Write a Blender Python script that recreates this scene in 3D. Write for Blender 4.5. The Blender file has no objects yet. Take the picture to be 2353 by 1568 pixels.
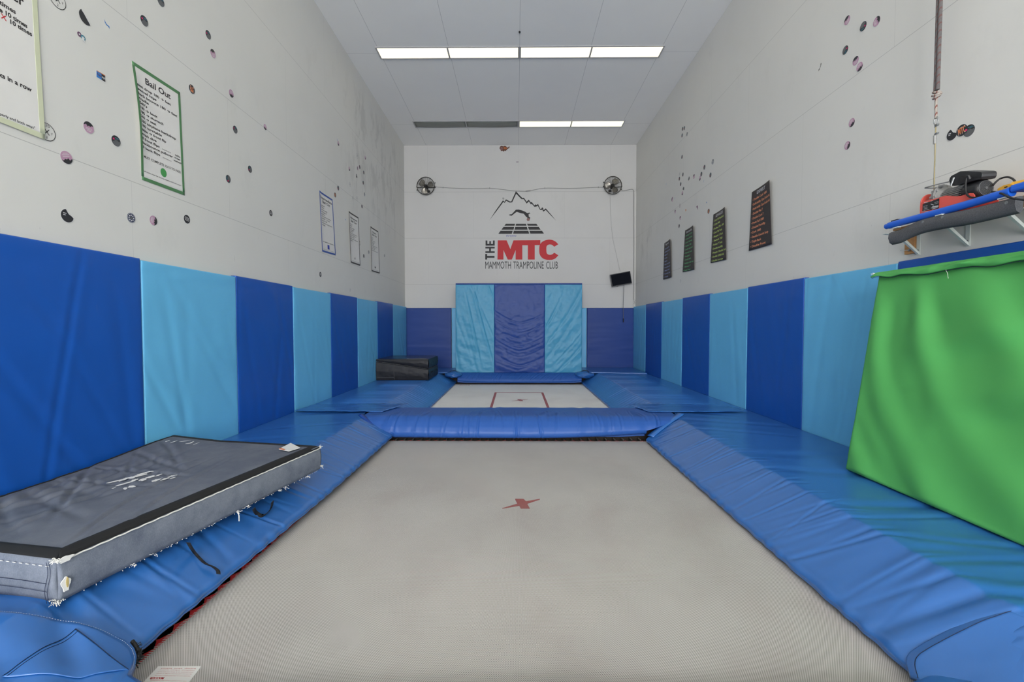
import bpy, math, random
import numpy as np
from mathutils import Vector
from mathutils.geometry import tessellate_polygon

# ------------------------------------------------------------------ camera, daylight, exposure
sc = bpy.context.scene
C = sc.collection
CAM_Z = 1.14
PITCH, YAW = math.radians(1.8617), math.radians(0.5204)
cam = bpy.data.cameras.new('camera'); cam.lens = 16.0; cam.sensor_width = 36.0; cam.clip_start = 0.05
camo = bpy.data.objects.new('camera', cam); C.objects.link(camo)
camo.location = (0, 0, CAM_Z); camo.rotation_euler = (math.pi/2 - PITCH, 0, YAW)
sc.camera = camo

world = bpy.data.worlds.new('daylight'); sc.world = world; world.use_nodes = True
bgn = world.node_tree.nodes['Background']
bgn.inputs[0].default_value = (0.975, 0.985, 1.0, 1); bgn.inputs[1].default_value = 15.5      # overcast daylight

ad = bpy.data.lights.new('doorway_portal', 'AREA'); ad.shape = 'RECTANGLE'; ad.size = 5.4; ad.size_y = 4.8
ad.cycles.is_portal = True
ao = bpy.data.objects.new('doorway_portal', ad); C.objects.link(ao)
ao.location = (0.1, -7.05, 2.5); ao.rotation_euler = (math.pi/2, 0, 0)

sc.view_settings.view_transform = 'Standard'; sc.view_settings.look = 'None'
sc.view_settings.gamma = 1.0; sc.view_settings.use_curve_mapping = False
sc.view_settings.exposure = 0.0
sc.cycles.max_bounces = 10; sc.cycles.diffuse_bounces = 8; sc.cycles.glossy_bounces = 4
sc.cycles.sample_clamp_indirect = 8.0
LAMP = 2.2

# ------------------------------------------------------------------ finding real positions from the picture's measurements
FPX, PCX, PCY = 16/36*2353, 1176.5, 784.0
_F = np.array([-math.sin(YAW)*math.cos(PITCH), math.cos(YAW)*math.cos(PITCH), -math.sin(PITCH)])
_R = np.array([math.cos(YAW), math.sin(YAW), 0.0]); _U = np.cross(_R, _F); _C = np.array([0, 0, CAM_Z])
def on(px, py, ax, val):
    d = _F + _R*(px-PCX)/FPX + _U*(PCY-py)/FPX
    return Vector(_C + d*((val-_C[ax])/d[ax]))

XL, XR, YB, ZC = -3.0, 3.2, 12.3, 5.97       # left wall, right wall, back wall, ceiling
rng = random.Random(7)

# ------------------------------------------------------------------ noise
_T = np.random.RandomState(3).rand(8, 256, 256)
def vn(x, y, s=0):
    x = np.asarray(x, float); y = np.asarray(y, float)
    xi = np.floor(x).astype(int); yi = np.floor(y).astype(int)
    u = x-xi; v = y-yi; u = u*u*(3-2*u); v = v*v*(3-2*v)
    T = _T[s % 8]; xi = (xi + 31*s) % 256; yi = (yi + 17*s) % 256; x1 = (xi+1) % 256; y1 = (yi+1) % 256
    return (T[xi, yi]*(1-u)+T[x1, yi]*u)*(1-v) + (T[xi, y1]*(1-u)+T[x1, y1]*u)*v
def fbm(x, y, s=0, o=3):
    r = 0; a = .5; t = 0
    for k in range(o):
        r = r + a*vn(x*2**k, y*2**k, s+k); t += a; a *= .5
    return r/t*2-1
def ridge(x, y, s=0, o=3):
    return 1-np.abs(fbm(x, y, s, o))*2
def folds(p, q, n, lo, hi, seed, width=(.02, .05), amp=(.003, .008), slope=.12, q0=0., q1=1., curve=.1):
    """pinched creases: p runs across them, q in 0..1 along them"""
    r = random.Random(seed); h = np.zeros_like(p)
    for i in range(n):
        c = lo + (hi-lo)*(i+r.uniform(-.35, .35)+.5)/n
        w = r.uniform(*width); a = r.uniform(*amp); sl = r.uniform(-slope, slope); cv = r.uniform(-curve, curve)
        a0 = q0 + r.uniform(-.1, .2)*(q1-q0); a1 = q1 - r.uniform(-.05, .45)*(q1-q0)
        t = (p - c - sl*(q-.5) - cv*(q-.5)**2)/w
        win = 1/(1+np.exp(-(q-a0)/.04))/(1+np.exp((q-a1)/.07))
        h += a*win*(-np.exp(-t*t*2.2)*.9 + .6*np.exp(-(t-1.3)**2) + .5*np.exp(-(t+1.4)**2*1.2))
    return h

# ------------------------------------------------------------------ materials
def lin(c):
    return tuple(((v/255)/12.92 if v/255 <= .04045 else ((v/255+.055)/1.055)**2.4) for v in c)
class NT:
    def __init__(s, name):
        s.m = bpy.data.materials.new(name); s.m.use_nodes = True
        s.t = s.m.node_tree; s.b = s.t.nodes['Principled BSDF']
    def n(s, k, **kw):
        x = s.t.nodes.new(k)
        for a, b in kw.items(): setattr(x, a, b)
        return x
    def l(s, a, b): s.t.links.new(a, b)
    def put(s, inp, v):
        if isinstance(v, bpy.types.NodeSocket): s.l(v, inp)
        elif isinstance(v, (tuple, list)) and inp.type == 'RGBA': inp.default_value = tuple(v)[:3]+(1,)
        else: inp.default_value = v
    def m_(s, op, a, b=0.0, c=0.0, clamp=False):
        x = s.n('ShaderNodeMath', operation=op, use_clamp=clamp)
        s.put(x.inputs[0], a); s.put(x.inputs[1], b); s.put(x.inputs[2], c)
        return x.outputs[0]
    def mix(s, f, a, b):
        x = s.n('ShaderNodeMix', data_type='RGBA'); s.put(x.inputs[0], f); s.put(x.inputs[6], a); s.put(x.inputs[7], b)
        return x.outputs[2]
    def obj(s): 
        return s.n('ShaderNodeTexCoord').outputs['Object']
    def xyz(s, v=None):
        x = s.n('ShaderNodeSeparateXYZ'); s.l(v or s.obj(), x.inputs[0]); return x.outputs
    def scaled(s, v, k):
        x = s.n('ShaderNodeMapping'); s.l(v, x.inputs[0]); x.inputs['Scale'].default_value = k; return x.outputs[0]
    def noise(s, scale, vec=None, det=3, rough=.55):
        x = s.n('ShaderNodeTexNoise'); x.inputs['Scale'].default_value = scale
        x.inputs['Detail'].default_value = det; x.inputs['Roughness'].default_value = rough
        s.l(vec or s.obj(), x.inputs['Vector']); return x.outputs[0]
    def ramp(s, v, a, b):
        x = s.n('ShaderNodeMapRange'); x.clamp = True
        s.put(x.inputs[0], v); x.inputs[1].default_value = a; x.inputs[2].default_value = b; return x.outputs[0]
    def bump(s, h, strength, dist=.002):
        x = s.n('ShaderNodeBump'); x.inputs['Strength'].default_value = strength; x.inputs['Distance'].default_value = dist
        s.l(h, x.inputs['Height']); s.l(x.outputs[0], s.b.inputs['Normal'])
    def done(s, col=None, rough=.5, metal=0., spec=.5):
        if col is not None: s.put(s.b.inputs['Base Color'], col)
        s.put(s.b.inputs['Roughness'], rough); s.b.inputs['Metallic'].default_value = metal
        s.b.inputs['Specular IOR Level'].default_value = spec
        return s.m
def plain(name, c, rough=.5, metal=0., spec=.5, var=.06, vs=9.):
    t = NT(name); a = lin(c); d = tuple(v*(1-var*2) for v in a); e = tuple(min(1, v*(1+var)) for v in a)
    return t.done(t.mix(t.noise(vs), d, e), rough, metal, spec)
def vinyl(name, c, rough=.36, spec=.5, scuff=.25, grain=.18, coat=0.):
    t = NT(name)
    t.b.inputs['Coat Weight'].default_value = coat; t.b.inputs['Coat Roughness'].default_value = .14; o = t.obj(); a = lin(c)
    base = t.mix(t.noise(2.2, o), tuple(v*.93 for v in a), tuple(min(1, v*1.05) for v in a))
    s1 = t.ramp(t.noise(3.0, t.scaled(o, (1.3, 1.0, 7.0)), 6, .7), .66, .8)
    s2 = t.ramp(t.noise(4.0, t.scaled(o, (8.0, 6.0, .9)), 5, .7), .68, .82)
    if not scuff: return t.done(base, rough, 0, spec)
    sc_ = t.m_('MULTIPLY', t.m_('MAXIMUM', s1, s2), scuff)
    col = t.mix(sc_, base, tuple(min(1, v*.6+.25) for v in a))
    if grain: t.bump(t.noise(260, o, 2), grain, .0006)
    return t.done(col, rough, 0, spec)

M = {}
M['navy'] = vinyl('navy_vinyl', (16, 82, 172), .42)
M['sky'] = vinyl('light_blue_vinyl', (102, 184, 228), .45)
M['pad'] = vinyl('royal_blue_vinyl', (43, 102, 174), .28, spec=.9, scuff=.0, grain=.0)
M['pad_roll'] = vinyl('royal_blue_roll_vinyl', (38, 86, 162), .46, spec=.42, scuff=.0, grain=.0)
M['pad2'] = vinyl('royal_blue_vinyl_far', (50, 112, 186), .27, spec=.9, scuff=.0, grain=.0)  # slightly lighter even blue for the far side pads
M['panel_sky'] = vinyl('panel_light_blue_vinyl', (70, 146, 182), .42, spec=.3)
M['panel_navy'] = vinyl('panel_dark_blue_vinyl', (32, 64, 134), .42, spec=.25)
M['green'] = vinyl('green_vinyl', (82, 166, 88), .6, spec=.3, scuff=.12)
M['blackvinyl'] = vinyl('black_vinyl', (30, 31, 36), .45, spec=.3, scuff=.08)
M['blackvinyl_top'] = vinyl('black_vinyl_top_sheen', (42, 48, 62), .24, scuff=.1)  # black vinyl with the top face's sheen put into a lighter, bluish colour
M['seam'] = plain('seam_thread', (20, 30, 60), .8)
M['piping_blue'] = vinyl('navy_piping', (18, 62, 140), .4)
M['stitch'] = plain('pale_stitching', (200, 205, 215), .8)
M['black'] = plain('matte_black', (16, 16, 17), .6)
M['rubber'] = plain('black_rubber_cord', (30, 30, 32), .5)
M['steel'] = plain('dark_painted_steel', (26, 26, 26), .45, .3)
M['spring'] = plain('dark_spring_steel', (92, 88, 84), .35, .6)
M['red_web'] = plain('red_webbing', (232, 58, 60), .7)
M['white_web'] = plain('white_webbing', (205, 202, 196), .75)
M['white_paint'] = plain('white_painted_steel', (205, 212, 208), .45)
M['chrome'] = plain('galvanised_metal', (165, 168, 170), .35, .9)
M['alu'] = plain('cast_aluminium', (150, 150, 148), .5, .2, vs=40)
M['foam_tape'] = plain('charcoal_foam', (88, 89, 93), .95, vs=180, var=.35)
M['hoist_red'] = plain('red_enamel', (222, 92, 82), .4)
M['plastic_black'] = plain('black_plastic', (38, 39, 42), .4)
M['yellow'] = plain('yellow_plastic', (214, 160, 50), .45)
M['ply'] = plain('bare_wood', (190, 140, 90), .7, vs=30, var=.2)
M['board_blue'] = vinyl('blue_board_vinyl', (34, 96, 204), .35)
M['paper'] = plain('white_paper', (222, 220, 216), .6, var=.02)
M['tape_green'] = plain('green_tape', (80, 128, 84), .5)
M['tape_pale'] = plain('pale_green_tape', (206, 210, 180), .5)
M['tape_blue'] = plain('blue_tape', (44, 82, 160), .5)
M['tape_black'] = plain('black_tape', (34, 34, 34), .5)
M['ink'] = plain('black_ink', (34, 33, 36), .6, var=.02)
M['ink_red'] = plain('red_ink', (190, 30, 40), .6, var=.02)
M['ink_green'] = plain('green_ink', (70, 150, 80), .6, var=.02)
M['ink_blue'] = plain('blue_ink', (44, 60, 160), .6, var=.02)
M['board'] = plain('black_card', (52, 46, 46), .6)
M['chalk_white'] = plain('white_chalk', (205, 205, 210), .8)
M['chalk_orange'] = plain('orange_chalk', (230, 150, 112), .8)
M['chalk_lime'] = plain('lime_chalk', (190, 212, 118), .8)
M['chalk_green'] = plain('green_chalk', (104, 184, 128), .8)
M['chalk_blue'] = plain('blue_chalk', (150, 166, 210), .8)
M['st_black'] = plain('sticker_black', (44, 45, 48), .45)
M['st_grey'] = plain('sticker_grey', (92, 94, 96), .45)
M['st_pink'] = plain('sticker_mauve', (184, 144, 168), .45)
M['st_hot'] = plain('sticker_hot_pink', (220, 30, 110), .45)
M['st_teal'] = plain('sticker_teal', (60, 130, 150), .45)
M['st_white'] = plain('sticker_white', (215, 215, 215), .45)
M['st_navy'] = plain('sticker_navy', (38, 50, 84), .45)
M['st_blue'] = plain('sticker_blue', (50, 120, 190), .45)
M['st_orange'] = plain('sticker_orange', (214, 120, 60), .45)
M['st_brown'] = plain('sticker_brown', (90, 52, 34), .45)
M['st_skin'] = plain('sticker_tan', (128, 88, 84), .45)
M['st_purple'] = plain('sticker_purple', (100, 66, 96), .45)
M['st_ghost'] = plain('sticker_residue', (158, 160, 164), .6)
M['screen'] = plain('dark_screen', (8, 13, 24), .6, spec=.08)
M['fan_grey'] = plain('fan_grey_metal', (74, 72, 68), .4, .5)
M['fan_blade'] = plain('fan_blade_metal', (150, 146, 138), .3, .8)
M['denim'] = None

def m_denim(name, c1, c2, scale, worn=0.):
    t = NT(name); o = t.obj()
    n1 = t.noise(scale, o, 6, .7); n2 = t.noise(420, t.scaled(o, (1, 1, .3)), 2)
    col = t.mix(t.ramp(n1, .35, .65), lin(c1), lin(c2))
    col = t.mix(t.m_('MULTIPLY', t.ramp(n2, .45, .8), .12+worn), col, lin(tuple(min(255, v+50) for v in c2)))
    t.bump(n2, .3, .001)
    return t.done(col, .9, 0, .2)
M['denim'] = m_denim('washed_denim', (88, 95, 109), (116, 122, 133), 5, .1)
M['denim_top'] = m_denim('faded_grey_canvas', (84, 90, 104), (104, 108, 118), 3)
M['trim_black'] = plain('black_webbing_trim', (15, 15, 16), .85)
M['fray'] = plain('frayed_white_thread', (222, 220, 214), .9)
M['tan'] = plain('tan_backing', (190, 170, 110), .9)

def m_wall(name, hx, hor0=2.271, step=1.233, v0=0.0, vstep=2.44, line=.0022, base=(216, 215, 210), stains=None):
    """painted board: horizontal joints every 1.23 m up the wall, staggered upright joints, scuffs and stains"""
    t = NT(name); o = t.obj(); p = t.xyz(o); X = p[hx]; Z = p[2]
    def linew(coord, c0, st, w):
        f = t.m_('FRACT', t.m_('ADD', t.m_('DIVIDE', t.m_('SUBTRACT', coord, c0), st), .5))
        d = t.m_('MULTIPLY', t.m_('ABSOLUTE', t.m_('SUBTRACT', f, .5)), st)
        return t.m_('LESS_THAN', d, w)
    hl = linew(Z, hor0, step, line)
    row = t.m_('FLOOR', t.m_('DIVIDE', t.m_('SUBTRACT', Z, hor0), step))
    sh = t.m_('MULTIPLY', t.m_('FLOORED_MODULO', row, 2.0), vstep/2)
    vl = linew(t.m_('SUBTRACT', X, sh), v0, vstep, line*.55)
    b = lin(base)
    col = t.mix(t.ramp(t.noise(.9, o, 4), .3, .75), tuple(v*.95 for v in b), b)
    big = t.ramp(t.noise(2.3, t.scaled(o, (1, 1, .55)), 5, .65), .6, .8)
    col = t.mix(t.m_('MULTIPLY', big, .10), col, lin((120, 118, 116)))
    fine = t.ramp(t.noise(7, t.scaled(o, (2.2, 2.2, .8)), 6, .75), .66, .74)
    low = t.m_('SUBTRACT', 1.0, t.ramp(Z, 1.75, 2.9))
    col = t.mix(t.m_('MULTIPLY', fine, t.m_('ADD', t.m_('MULTIPLY', low, .32), .05)), col, lin((96, 94, 96)))
    if stains:
        y0, y1, z0, z1, k = stains
        my = t.m_('MULTIPLY', t.ramp(X, y0, y0+1.2), t.m_('SUBTRACT', 1.0, t.ramp(X, y1-.5, y1+.3)))
        mz = t.m_('MULTIPLY', t.ramp(Z, z0, z0+.8), t.m_('SUBTRACT', 1.0, t.ramp(Z, z1-.3, z1+.2)))
        blot = t.ramp(t.noise(3.2, t.scaled(o, (1, 1, .45)), 7, .7), .5, .58)
        col = t.mix(t.m_('MULTIPLY', t.m_('MULTIPLY', my, mz), t.m_('MULTIPLY', blot, k)), col, lin((120, 120, 118)))
    col = t.mix(t.m_('MULTIPLY', hl, .42), col, lin((90, 90, 92)))
    col = t.mix(t.m_('MULTIPLY', vl, .3), col, lin((110, 110, 112)))
    t.bump(t.noise(90, o, 3), .12, .002)
    return t.done(col, .62, 0, .3)

def m_bed(name, col, dark, p=.0072, hole=.34, blotch=.18):
    """woven string bed: rows of small holes between pale strings"""
    t = NT(name); o = t.obj(); q = t.xyz(o)
    a = t.m_('COSINE', t.m_('MULTIPLY', q[0], 2*math.pi/p)); b = t.m_('COSINE', t.m_('MULTIPLY', q[1], 2*math.pi/(p*1.35)))
    h = t.ramp(t.m_('MULTIPLY', a, b), hole-.05, hole+.12)
    c1 = t.mix(t.m_('MULTIPLY', t.ramp(t.noise(1.1, o, 5), .38, .68), blotch), lin(col), lin((132, 122, 120)))
    c1 = t.mix(t.m_('MULTIPLY', t.ramp(t.noise(2.3, t.scaled(o, (1, .6, 1)), 5), .5, .75), blotch*.6), c1, lin((160, 120, 118)))
    return t.done(t.mix(h, c1, lin(dark)), .8, 0, .2)
M['bed'] = m_bed('white_string_bed', (199, 195, 190), (52, 50, 48))
M['bed_far'] = m_bed('white_string_bed_cleaner', (248, 245, 240), (214, 210, 204), hole=.45, blotch=.12)
M['bed_red'] = m_bed('faded_red_on_string_bed', (166, 98, 96), (74, 48, 48), blotch=.25)
M['bed_red_far'] = m_bed('faded_red_on_far_bed', (186, 112, 116), (150, 90, 92), blotch=.3)

def m_glow(name, c, k):
    t = NT(name); o = t.obj()
    col = t.mix(t.ramp(t.noise(2.2, o, 5), .3, .75), tuple(v*.86 for v in lin(c)), lin(c))
    t.put(t.b.inputs['Emission Color'], col); t.b.inputs['Emission Strength'].default_value = k
    return t.done((.5, .5, .45), .4)
M['lamp_on'] = m_glow('lit_diffuser', (255, 242, 208), 1.5)
M['lamp_on2'] = m_glow('lit_diffuser_greenish', (250, 246, 206), 1.5)
M['lamp_off'] = plain('unlit_diffuser', (118, 122, 116), .4)
M['lamp_frame'] = plain('lamp_frame_paint', (170, 170, 172), .5)

# ------------------------------------------------------------------ mesh building
class MB:
    def __init__(s): s.v = []; s.f = []; s.sm = []; s.mi = []
    def add(s, vs, fs, smooth=False, mi=0):
        k = len(s.v); s.v.extend([tuple(map(float, v)) for v in vs]); s.f.extend([tuple(i+k for i in f) for f in fs])
        s.sm.extend([smooth]*len(fs)); s.mi.extend([mi]*len(fs)); return s
    def box(s, lo, hi, mi=0):
        x0, y0, z0 = lo; x1, y1, z1 = hi
        return s.add([(x0, y0, z0), (x1, y0, z0), (x1, y1, z0), (x0, y1, z0), (x0, y0, z1), (x1, y0, z1), (x1, y1, z1), (x0, y1, z1)],
                     [(0, 3, 2, 1), (4, 5, 6, 7), (0, 1, 5, 4), (1, 2, 6, 5), (2, 3, 7, 6), (3, 0, 4, 7)], False, mi)
    def grid(s, P, smooth=True, mi=0, flip=False, cu=False, cv=False):
        a, b = P.shape[:2]; fs = []
        for i in range(a if cu else a-1):
            i1 = (i+1) % a
            for j in range(b if cv else b-1):
                j1 = (j+1) % b
                q = (i*b+j, i1*b+j, i1*b+j1, i*b+j1)
                fs.append(q[::-1] if flip else q)
        return s.add(P.reshape(-1, 3).tolist(), fs, smooth, mi)
    def slab(s, P, Q, smooth=True, mi=0, flip=False):
        """closed solid between two grids of the same size"""
        a, b = P.shape[:2]; n = a*b
        vs = P.reshape(-1, 3).tolist()+Q.reshape(-1, 3).tolist(); fs = []; sm = []
        for i in range(a-1):
            for j in range(b-1):
                q = (i*b+j, (i+1)*b+j, (i+1)*b+j+1, i*b+j+1)
                fs.append(q); fs.append(tuple(n+k for k in q[::-1]))
        ring = [(i, 0) for i in range(a)]+[(a-1, j) for j in range(1, b)]+[(i, b-1) for i in range(a-2, -1, -1)]+[(0, j) for j in range(b-2, 0, -1)]
        for k in range(len(ring)):
            i0 = ring[k][0]*b+ring[k][1]; i1 = ring[(k+1) % len(ring)]; i1 = i1[0]*b+i1[1]
            fs.append((i1, i0, n+i0, n+i1))
        if flip: fs = [f[::-1] for f in fs]
        return s.add(vs, fs, smooth, mi)
    def tube(s, path, r, seg=8, mi=0, closed=False, smooth=True):
        path = [Vector(p) for p in path]; n = len(path); rings = []
        up = Vector((0, 0, 1)); prev = None
        for i, p in enumerate(path):
            if closed: d = path[(i+1) % n]-path[i-1]
            else: d = path[min(i+1, n-1)]-path[max(i-1, 0)]
            d.normalize()
            if prev is None:
                a = d.cross(up) if abs(d.z) < .95 else d.cross(Vector((1, 0, 0)))
            else: a = prev - d*prev.dot(d)
            a.normalize(); prev = a; b = d.cross(a)
            rr = r[i] if isinstance(r, (list, tuple)) else r
            rings.append([p+(a*math.cos(t)+b*math.sin(t))*rr for t in [2*math.pi*k/seg for k in range(seg)]])
        P = np.array([[tuple(v) for v in q] for q in rings])
        s.grid(P, smooth, mi, cu=closed, cv=True)
        if not closed:
            s.add([tuple(v) for v in rings[0]], [tuple(range(seg))], False, mi); s.add([tuple(v) for v in rings[-1]], [tuple(range(seg))[::-1]], False, mi)
        return s
    def cyl(s, a, b, r, r2=None, seg=20, mi=0): return s.tube([a, b], [r, r if r2 is None else r2], seg, mi)
    def poly(s, pts, off=None, mi=0):
        """flat polygon (list of 3D points); with off = extrusion vector, a solid"""
        pts = [Vector(p) for p in pts]; tri = tessellate_polygon([pts]); n = len(pts)
        if off is None: return s.add(pts, tri, False, mi)
        off = Vector(off); vs = pts+[p+off for p in pts]
        fs = list(tri)+[tuple(n+i for i in t[::-1]) for t in tri]+[(i, (i+1) % n, n+(i+1) % n, n+i) for i in range(n)]
        return s.add(vs, fs, False, mi)
    def disc(s, c, u, v, r, seg=24, mi=0, r2=None):
        c, u, v = Vector(c), Vector(u), Vector(v)
        return s.add([c+u*r*math.cos(2*math.pi*k/seg)+v*(r2 or r)*math.sin(2*math.pi*k/seg) for k in range(seg)], [tuple(range(seg))], False, mi)
    def ring(s, c, u, v, r0, r1, seg=24, mi=0):
        c, u, v = Vector(c), Vector(u), Vector(v); vs = []
        for r in (r0, r1): vs += [c+u*r*math.cos(2*math.pi*k/seg)+v*r*math.sin(2*math.pi*k/seg) for k in range(seg)]
        return s.add(vs, [(k, (k+1) % seg, seg+(k+1) % seg, seg+k) for k in range(seg)], False, mi)
    def build(s, name, mats, parent=None, origin=None, bevel=0, fix=True):
        org = Vector(parent['_o']) if parent is not None else Vector(origin or (0, 0, 0))
        me = bpy.data.meshes.new(name)
        me.from_pydata([(v[0]-org.x, v[1]-org.y, v[2]-org.z) for v in s.v], [], s.f)
        for m in (mats if isinstance(mats, (list, tuple)) else [mats]): me.materials.append(M[m] if isinstance(m, str) else m)
        me.polygons.foreach_set('use_smooth', s.sm); me.polygons.foreach_set('material_index', s.mi)
        me.update()
        if fix and len(s.f) < 6000:
            import bmesh
            bm = bmesh.new(); bm.from_mesh(me); bmesh.ops.recalc_face_normals(bm, faces=bm.faces); bm.to_mesh(me); bm.free()
        o = bpy.data.objects.new(name, me); C.objects.link(o)
        if parent is not None: o.parent = parent
        else: o.location = org
        o['_o'] = tuple(org)
        if bevel:
            b = o.modifiers.new('bevel', 'BEVEL'); b.width = bevel; b.segments = 2; b.limit_method = 'ANGLE'
        return o
def tag(o, label=None, cat=None, group=None, kind=None):
    if label: o['label'] = label
    if cat: o['category'] = cat
    if group: o['group'] = group
    if kind: o['kind'] = kind
    return o
def root(name, loc, label, cat, group=None):
    o = bpy.data.objects.new(name, None); C.objects.link(o); o.location = loc; o['_o'] = tuple(loc); o.empty_display_size = .1
    return tag(o, label, cat, group)
def struct(name, mb, m, **k):
    o = mb.build(name, m, **k); o['kind'] = 'structure'; return o

_tc = {}
def text2d(s, bold=0.0):
    """flat letter outlines, height of a capital = 1, starting at x = 0"""
    key = (s, bold)
    if key in _tc: return _tc[key]
    cu = bpy.data.curves.new('t', 'FONT'); cu.body = s; cu.size = 1.0; cu.offset = bold; cu.resolution_u = 3; cu.fill_mode = 'FRONT'
    o = bpy.data.objects.new('t', cu); C.objects.link(o); bpy.context.view_layer.update()
    me = bpy.data.meshes.new_from_object(o.evaluated_get(bpy.context.evaluated_depsgraph_get()))
    v = [(p.co.x/.69, p.co.y/.69) for p in me.vertices]; f = [tuple(p.vertices) for p in me.polygons]
    bpy.data.objects.remove(o); bpy.data.curves.remove(cu); bpy.data.meshes.remove(me)
    w = max([p[0] for p in v]) if v else 0
    _tc[key] = (v, f, w); return _tc[key]
def write(mb, s, fn, x, y, h, w=None, bold=.0, xs=1.0, center=False, mi=0, right=False):
    """lay a line of writing on a surface: fn maps (x, y) on the sheet to a point"""
    v, f, tw = text2d(s, bold)
    if w: xs = w/(tw*h)
    x0 = x-(tw*h*xs/2 if center else (tw*h*xs if right else 0))
    mb.add([fn(x0+a*h*xs, y+b*h) for a, b in v], f, False, mi)

# ================================================================== THE SETTING
M['wall_side'] = m_wall('painted_board_side', 1, v0=-.1, stains=None)
M['wall_l'] = m_wall('painted_board_left', 1, v0=-.1, stains=(7.6, 11.8, 3.1, 5.7, .2))
M['wall_r'] = m_wall('painted_board_right', 1, v0=.3, stains=(10.2, 12.0, 2.4, 3.6, .25))
M['wall_b'] = m_wall('painted_board_back', 0, v0=.07, line=.003, base=(202, 201, 199))
struct('wall_left', MB().box((XL-.15, -7.2, -.9), (XL, YB+.15, ZC)), 'wall_l')
struct('wall_right', MB().box((XR, -7.2, -.9), (XR+.15, YB+.15, ZC)), 'wall_r')
struct('wall_back', MB().box((XL, YB, -.9), (XR, YB+.15, ZC)), 'wall_b')
f = MB(); f.box((XL, -7.3, -.9), (-2.6, -7.2, ZC)); f.box((2.8, -7.3, -.9), (XR, -7.2, ZC)); f.box((-2.6, -7.3, 4.9), (2.8, -7.2, ZC))
struct('wall_front', f, 'wall_side')

t = NT('painted_ceiling_board'); o_ = t.obj(); q_ = t.xyz(o_)
def _ln(c, c0, st, w):
    fr = t.m_('FRACT', t.m_('ADD', t.m_('DIVIDE', t.m_('SUBTRACT', c, c0), st), .5))
    return t.m_('LESS_THAN', t.m_('MULTIPLY', t.m_('ABSOLUTE', t.m_('SUBTRACT', fr, .5)), st), w)
ln = t.m_('MAXIMUM', _ln(q_[0], .06, 1.232, .003), _ln(q_[1], 8.2, 2.84, .003))
cc = t.mix(t.ramp(t.noise(.8, o_, 4), .3, .7), lin((236, 235, 232)), lin((240, 239, 235)))
cc = t.mix(t.m_('MULTIPLY', ln, .5), cc, lin((110, 110, 115)))
t.bump(t.noise(80, o_), .1, .002)
M['ceiling'] = t.done(cc, .7, 0, .3)
ceil = struct('ceiling', MB().box((XL-.15, -7.3, ZC), (XR+.15, YB+.15, ZC+.15)), 'ceiling')

M['pit'] = plain('dark_pit_floor', (58, 50, 44), .9)
f = MB(); f.box((XL, -7.3, -1.0), (XR, YB, -.9))
for lo, hi in (((XL, -7.2, -.9), (-2.0, YB, -.045)), ((2.1, -7.2, -.9), (XR, YB, -.045)), ((-2.0, 5.8, -.9), (2.1, 6.2, -.045)),
               ((-2.0, 11.3, -.9), (2.1, YB, -.045)), ((-2.0, -7.2, -.9), (2.1, .9, -.045))):
    f.box(lo, hi)
struct('floor', f, 'pit')

# upright trim in the back corners
struct('trim_1', MB().box((XR-.028, YB-.028, 1.66), (XR-.002, YB-.002, 4.75)), 'wall_side')

# ================================================================== WALL PADS
def lines(n, r, L):
    e = [0, r*.12, r*.4, r*.75, r*1.1]
    m = np.linspace(r*1.6, L-r*1.6, n)
    return np.concatenate([e, m, [L-v for v in e[::-1]]])
def panel(mb, O, U, V, N, L, H, thick, disp=None, nu=40, nv=40, r=.02, mi=0, flip=False):
    """a padded board: front swells from its edges, creased by disp(u, v)"""
    O, U, V, N = [np.array(a, float) for a in (O, U, V, N)]
    u = lines(nu, r, L); v = lines(nv, r, H); uu, vv = np.meshgrid(u, v, indexing='ij')
    d = np.minimum(np.minimum(uu, L-uu), np.minimum(vv, H-vv)); k = np.clip(d/r, 0, 1)
    t_ = thick-r+r*np.sqrt(1-(1-k)**2)
    if disp is not None: t_ = t_+disp(uu, vv)*np.clip(d/.03, 0, 1)
    P = O+uu[..., None]*U+vv[..., None]*V+t_[..., None]*N
    Q = O+uu[..., None]*U+vv[..., None]*V+np.zeros_like(t_)[..., None]*N
    mb.slab(P, Q, True, mi, flip); return mb

WPZ0, WPH = -.02, 1.68
def wall_pad(side, y0, y1, mat, label, seed, zt=0):
    x = XL if side == 'L' else XR; nx = 1 if side == 'L' else -1
    near = y0 < 5
    def dsp(u, v):
        top = np.clip((v-WPH+.28)/.28, 0, 1)
        h = .006*fbm(u*1.3+seed, v*2.0, seed, 3)+.005*top*fbm(u*3+seed*3, v*14, seed+2, 2)
        h += .006*ridge(u*.9+v*1.1+seed, v*.8-u*.5, seed+1, 2)*.6
        h += folds(u+v*.25, v/WPH, 5, .1, 1.4, seed, (.03, .08), (.002, .005), .8)*.9
        return h
    b = MB(); L = y1-y0-.006
    if side == 'L': panel(b, (x, y0+.003, WPZ0), (0, 1, 0), (0, 0, 1), (1, 0, 0), L, WPH+zt, .055, dsp, 60 if near else 30, 80 if near else 40, .010)
    else: panel(b, (x, y1-.003, WPZ0), (0, -1, 0), (0, 0, 1), (-1, 0, 0), L, WPH+zt, .055, dsp, 60 if near else 30, 80 if near else 40, .010)
    o = b.build('wall_pad', mat, origin=(x, (y0+y1)/2, WPZ0))
    return tag(o, label, 'wall pad', 'padded mats lining the %s wall' % ('left' if side == 'L' else 'right'))
LB = [2.335, 3.562, 4.775, 5.997, 7.22, 8.435, 9.655, 10.875, 12.2]
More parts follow.
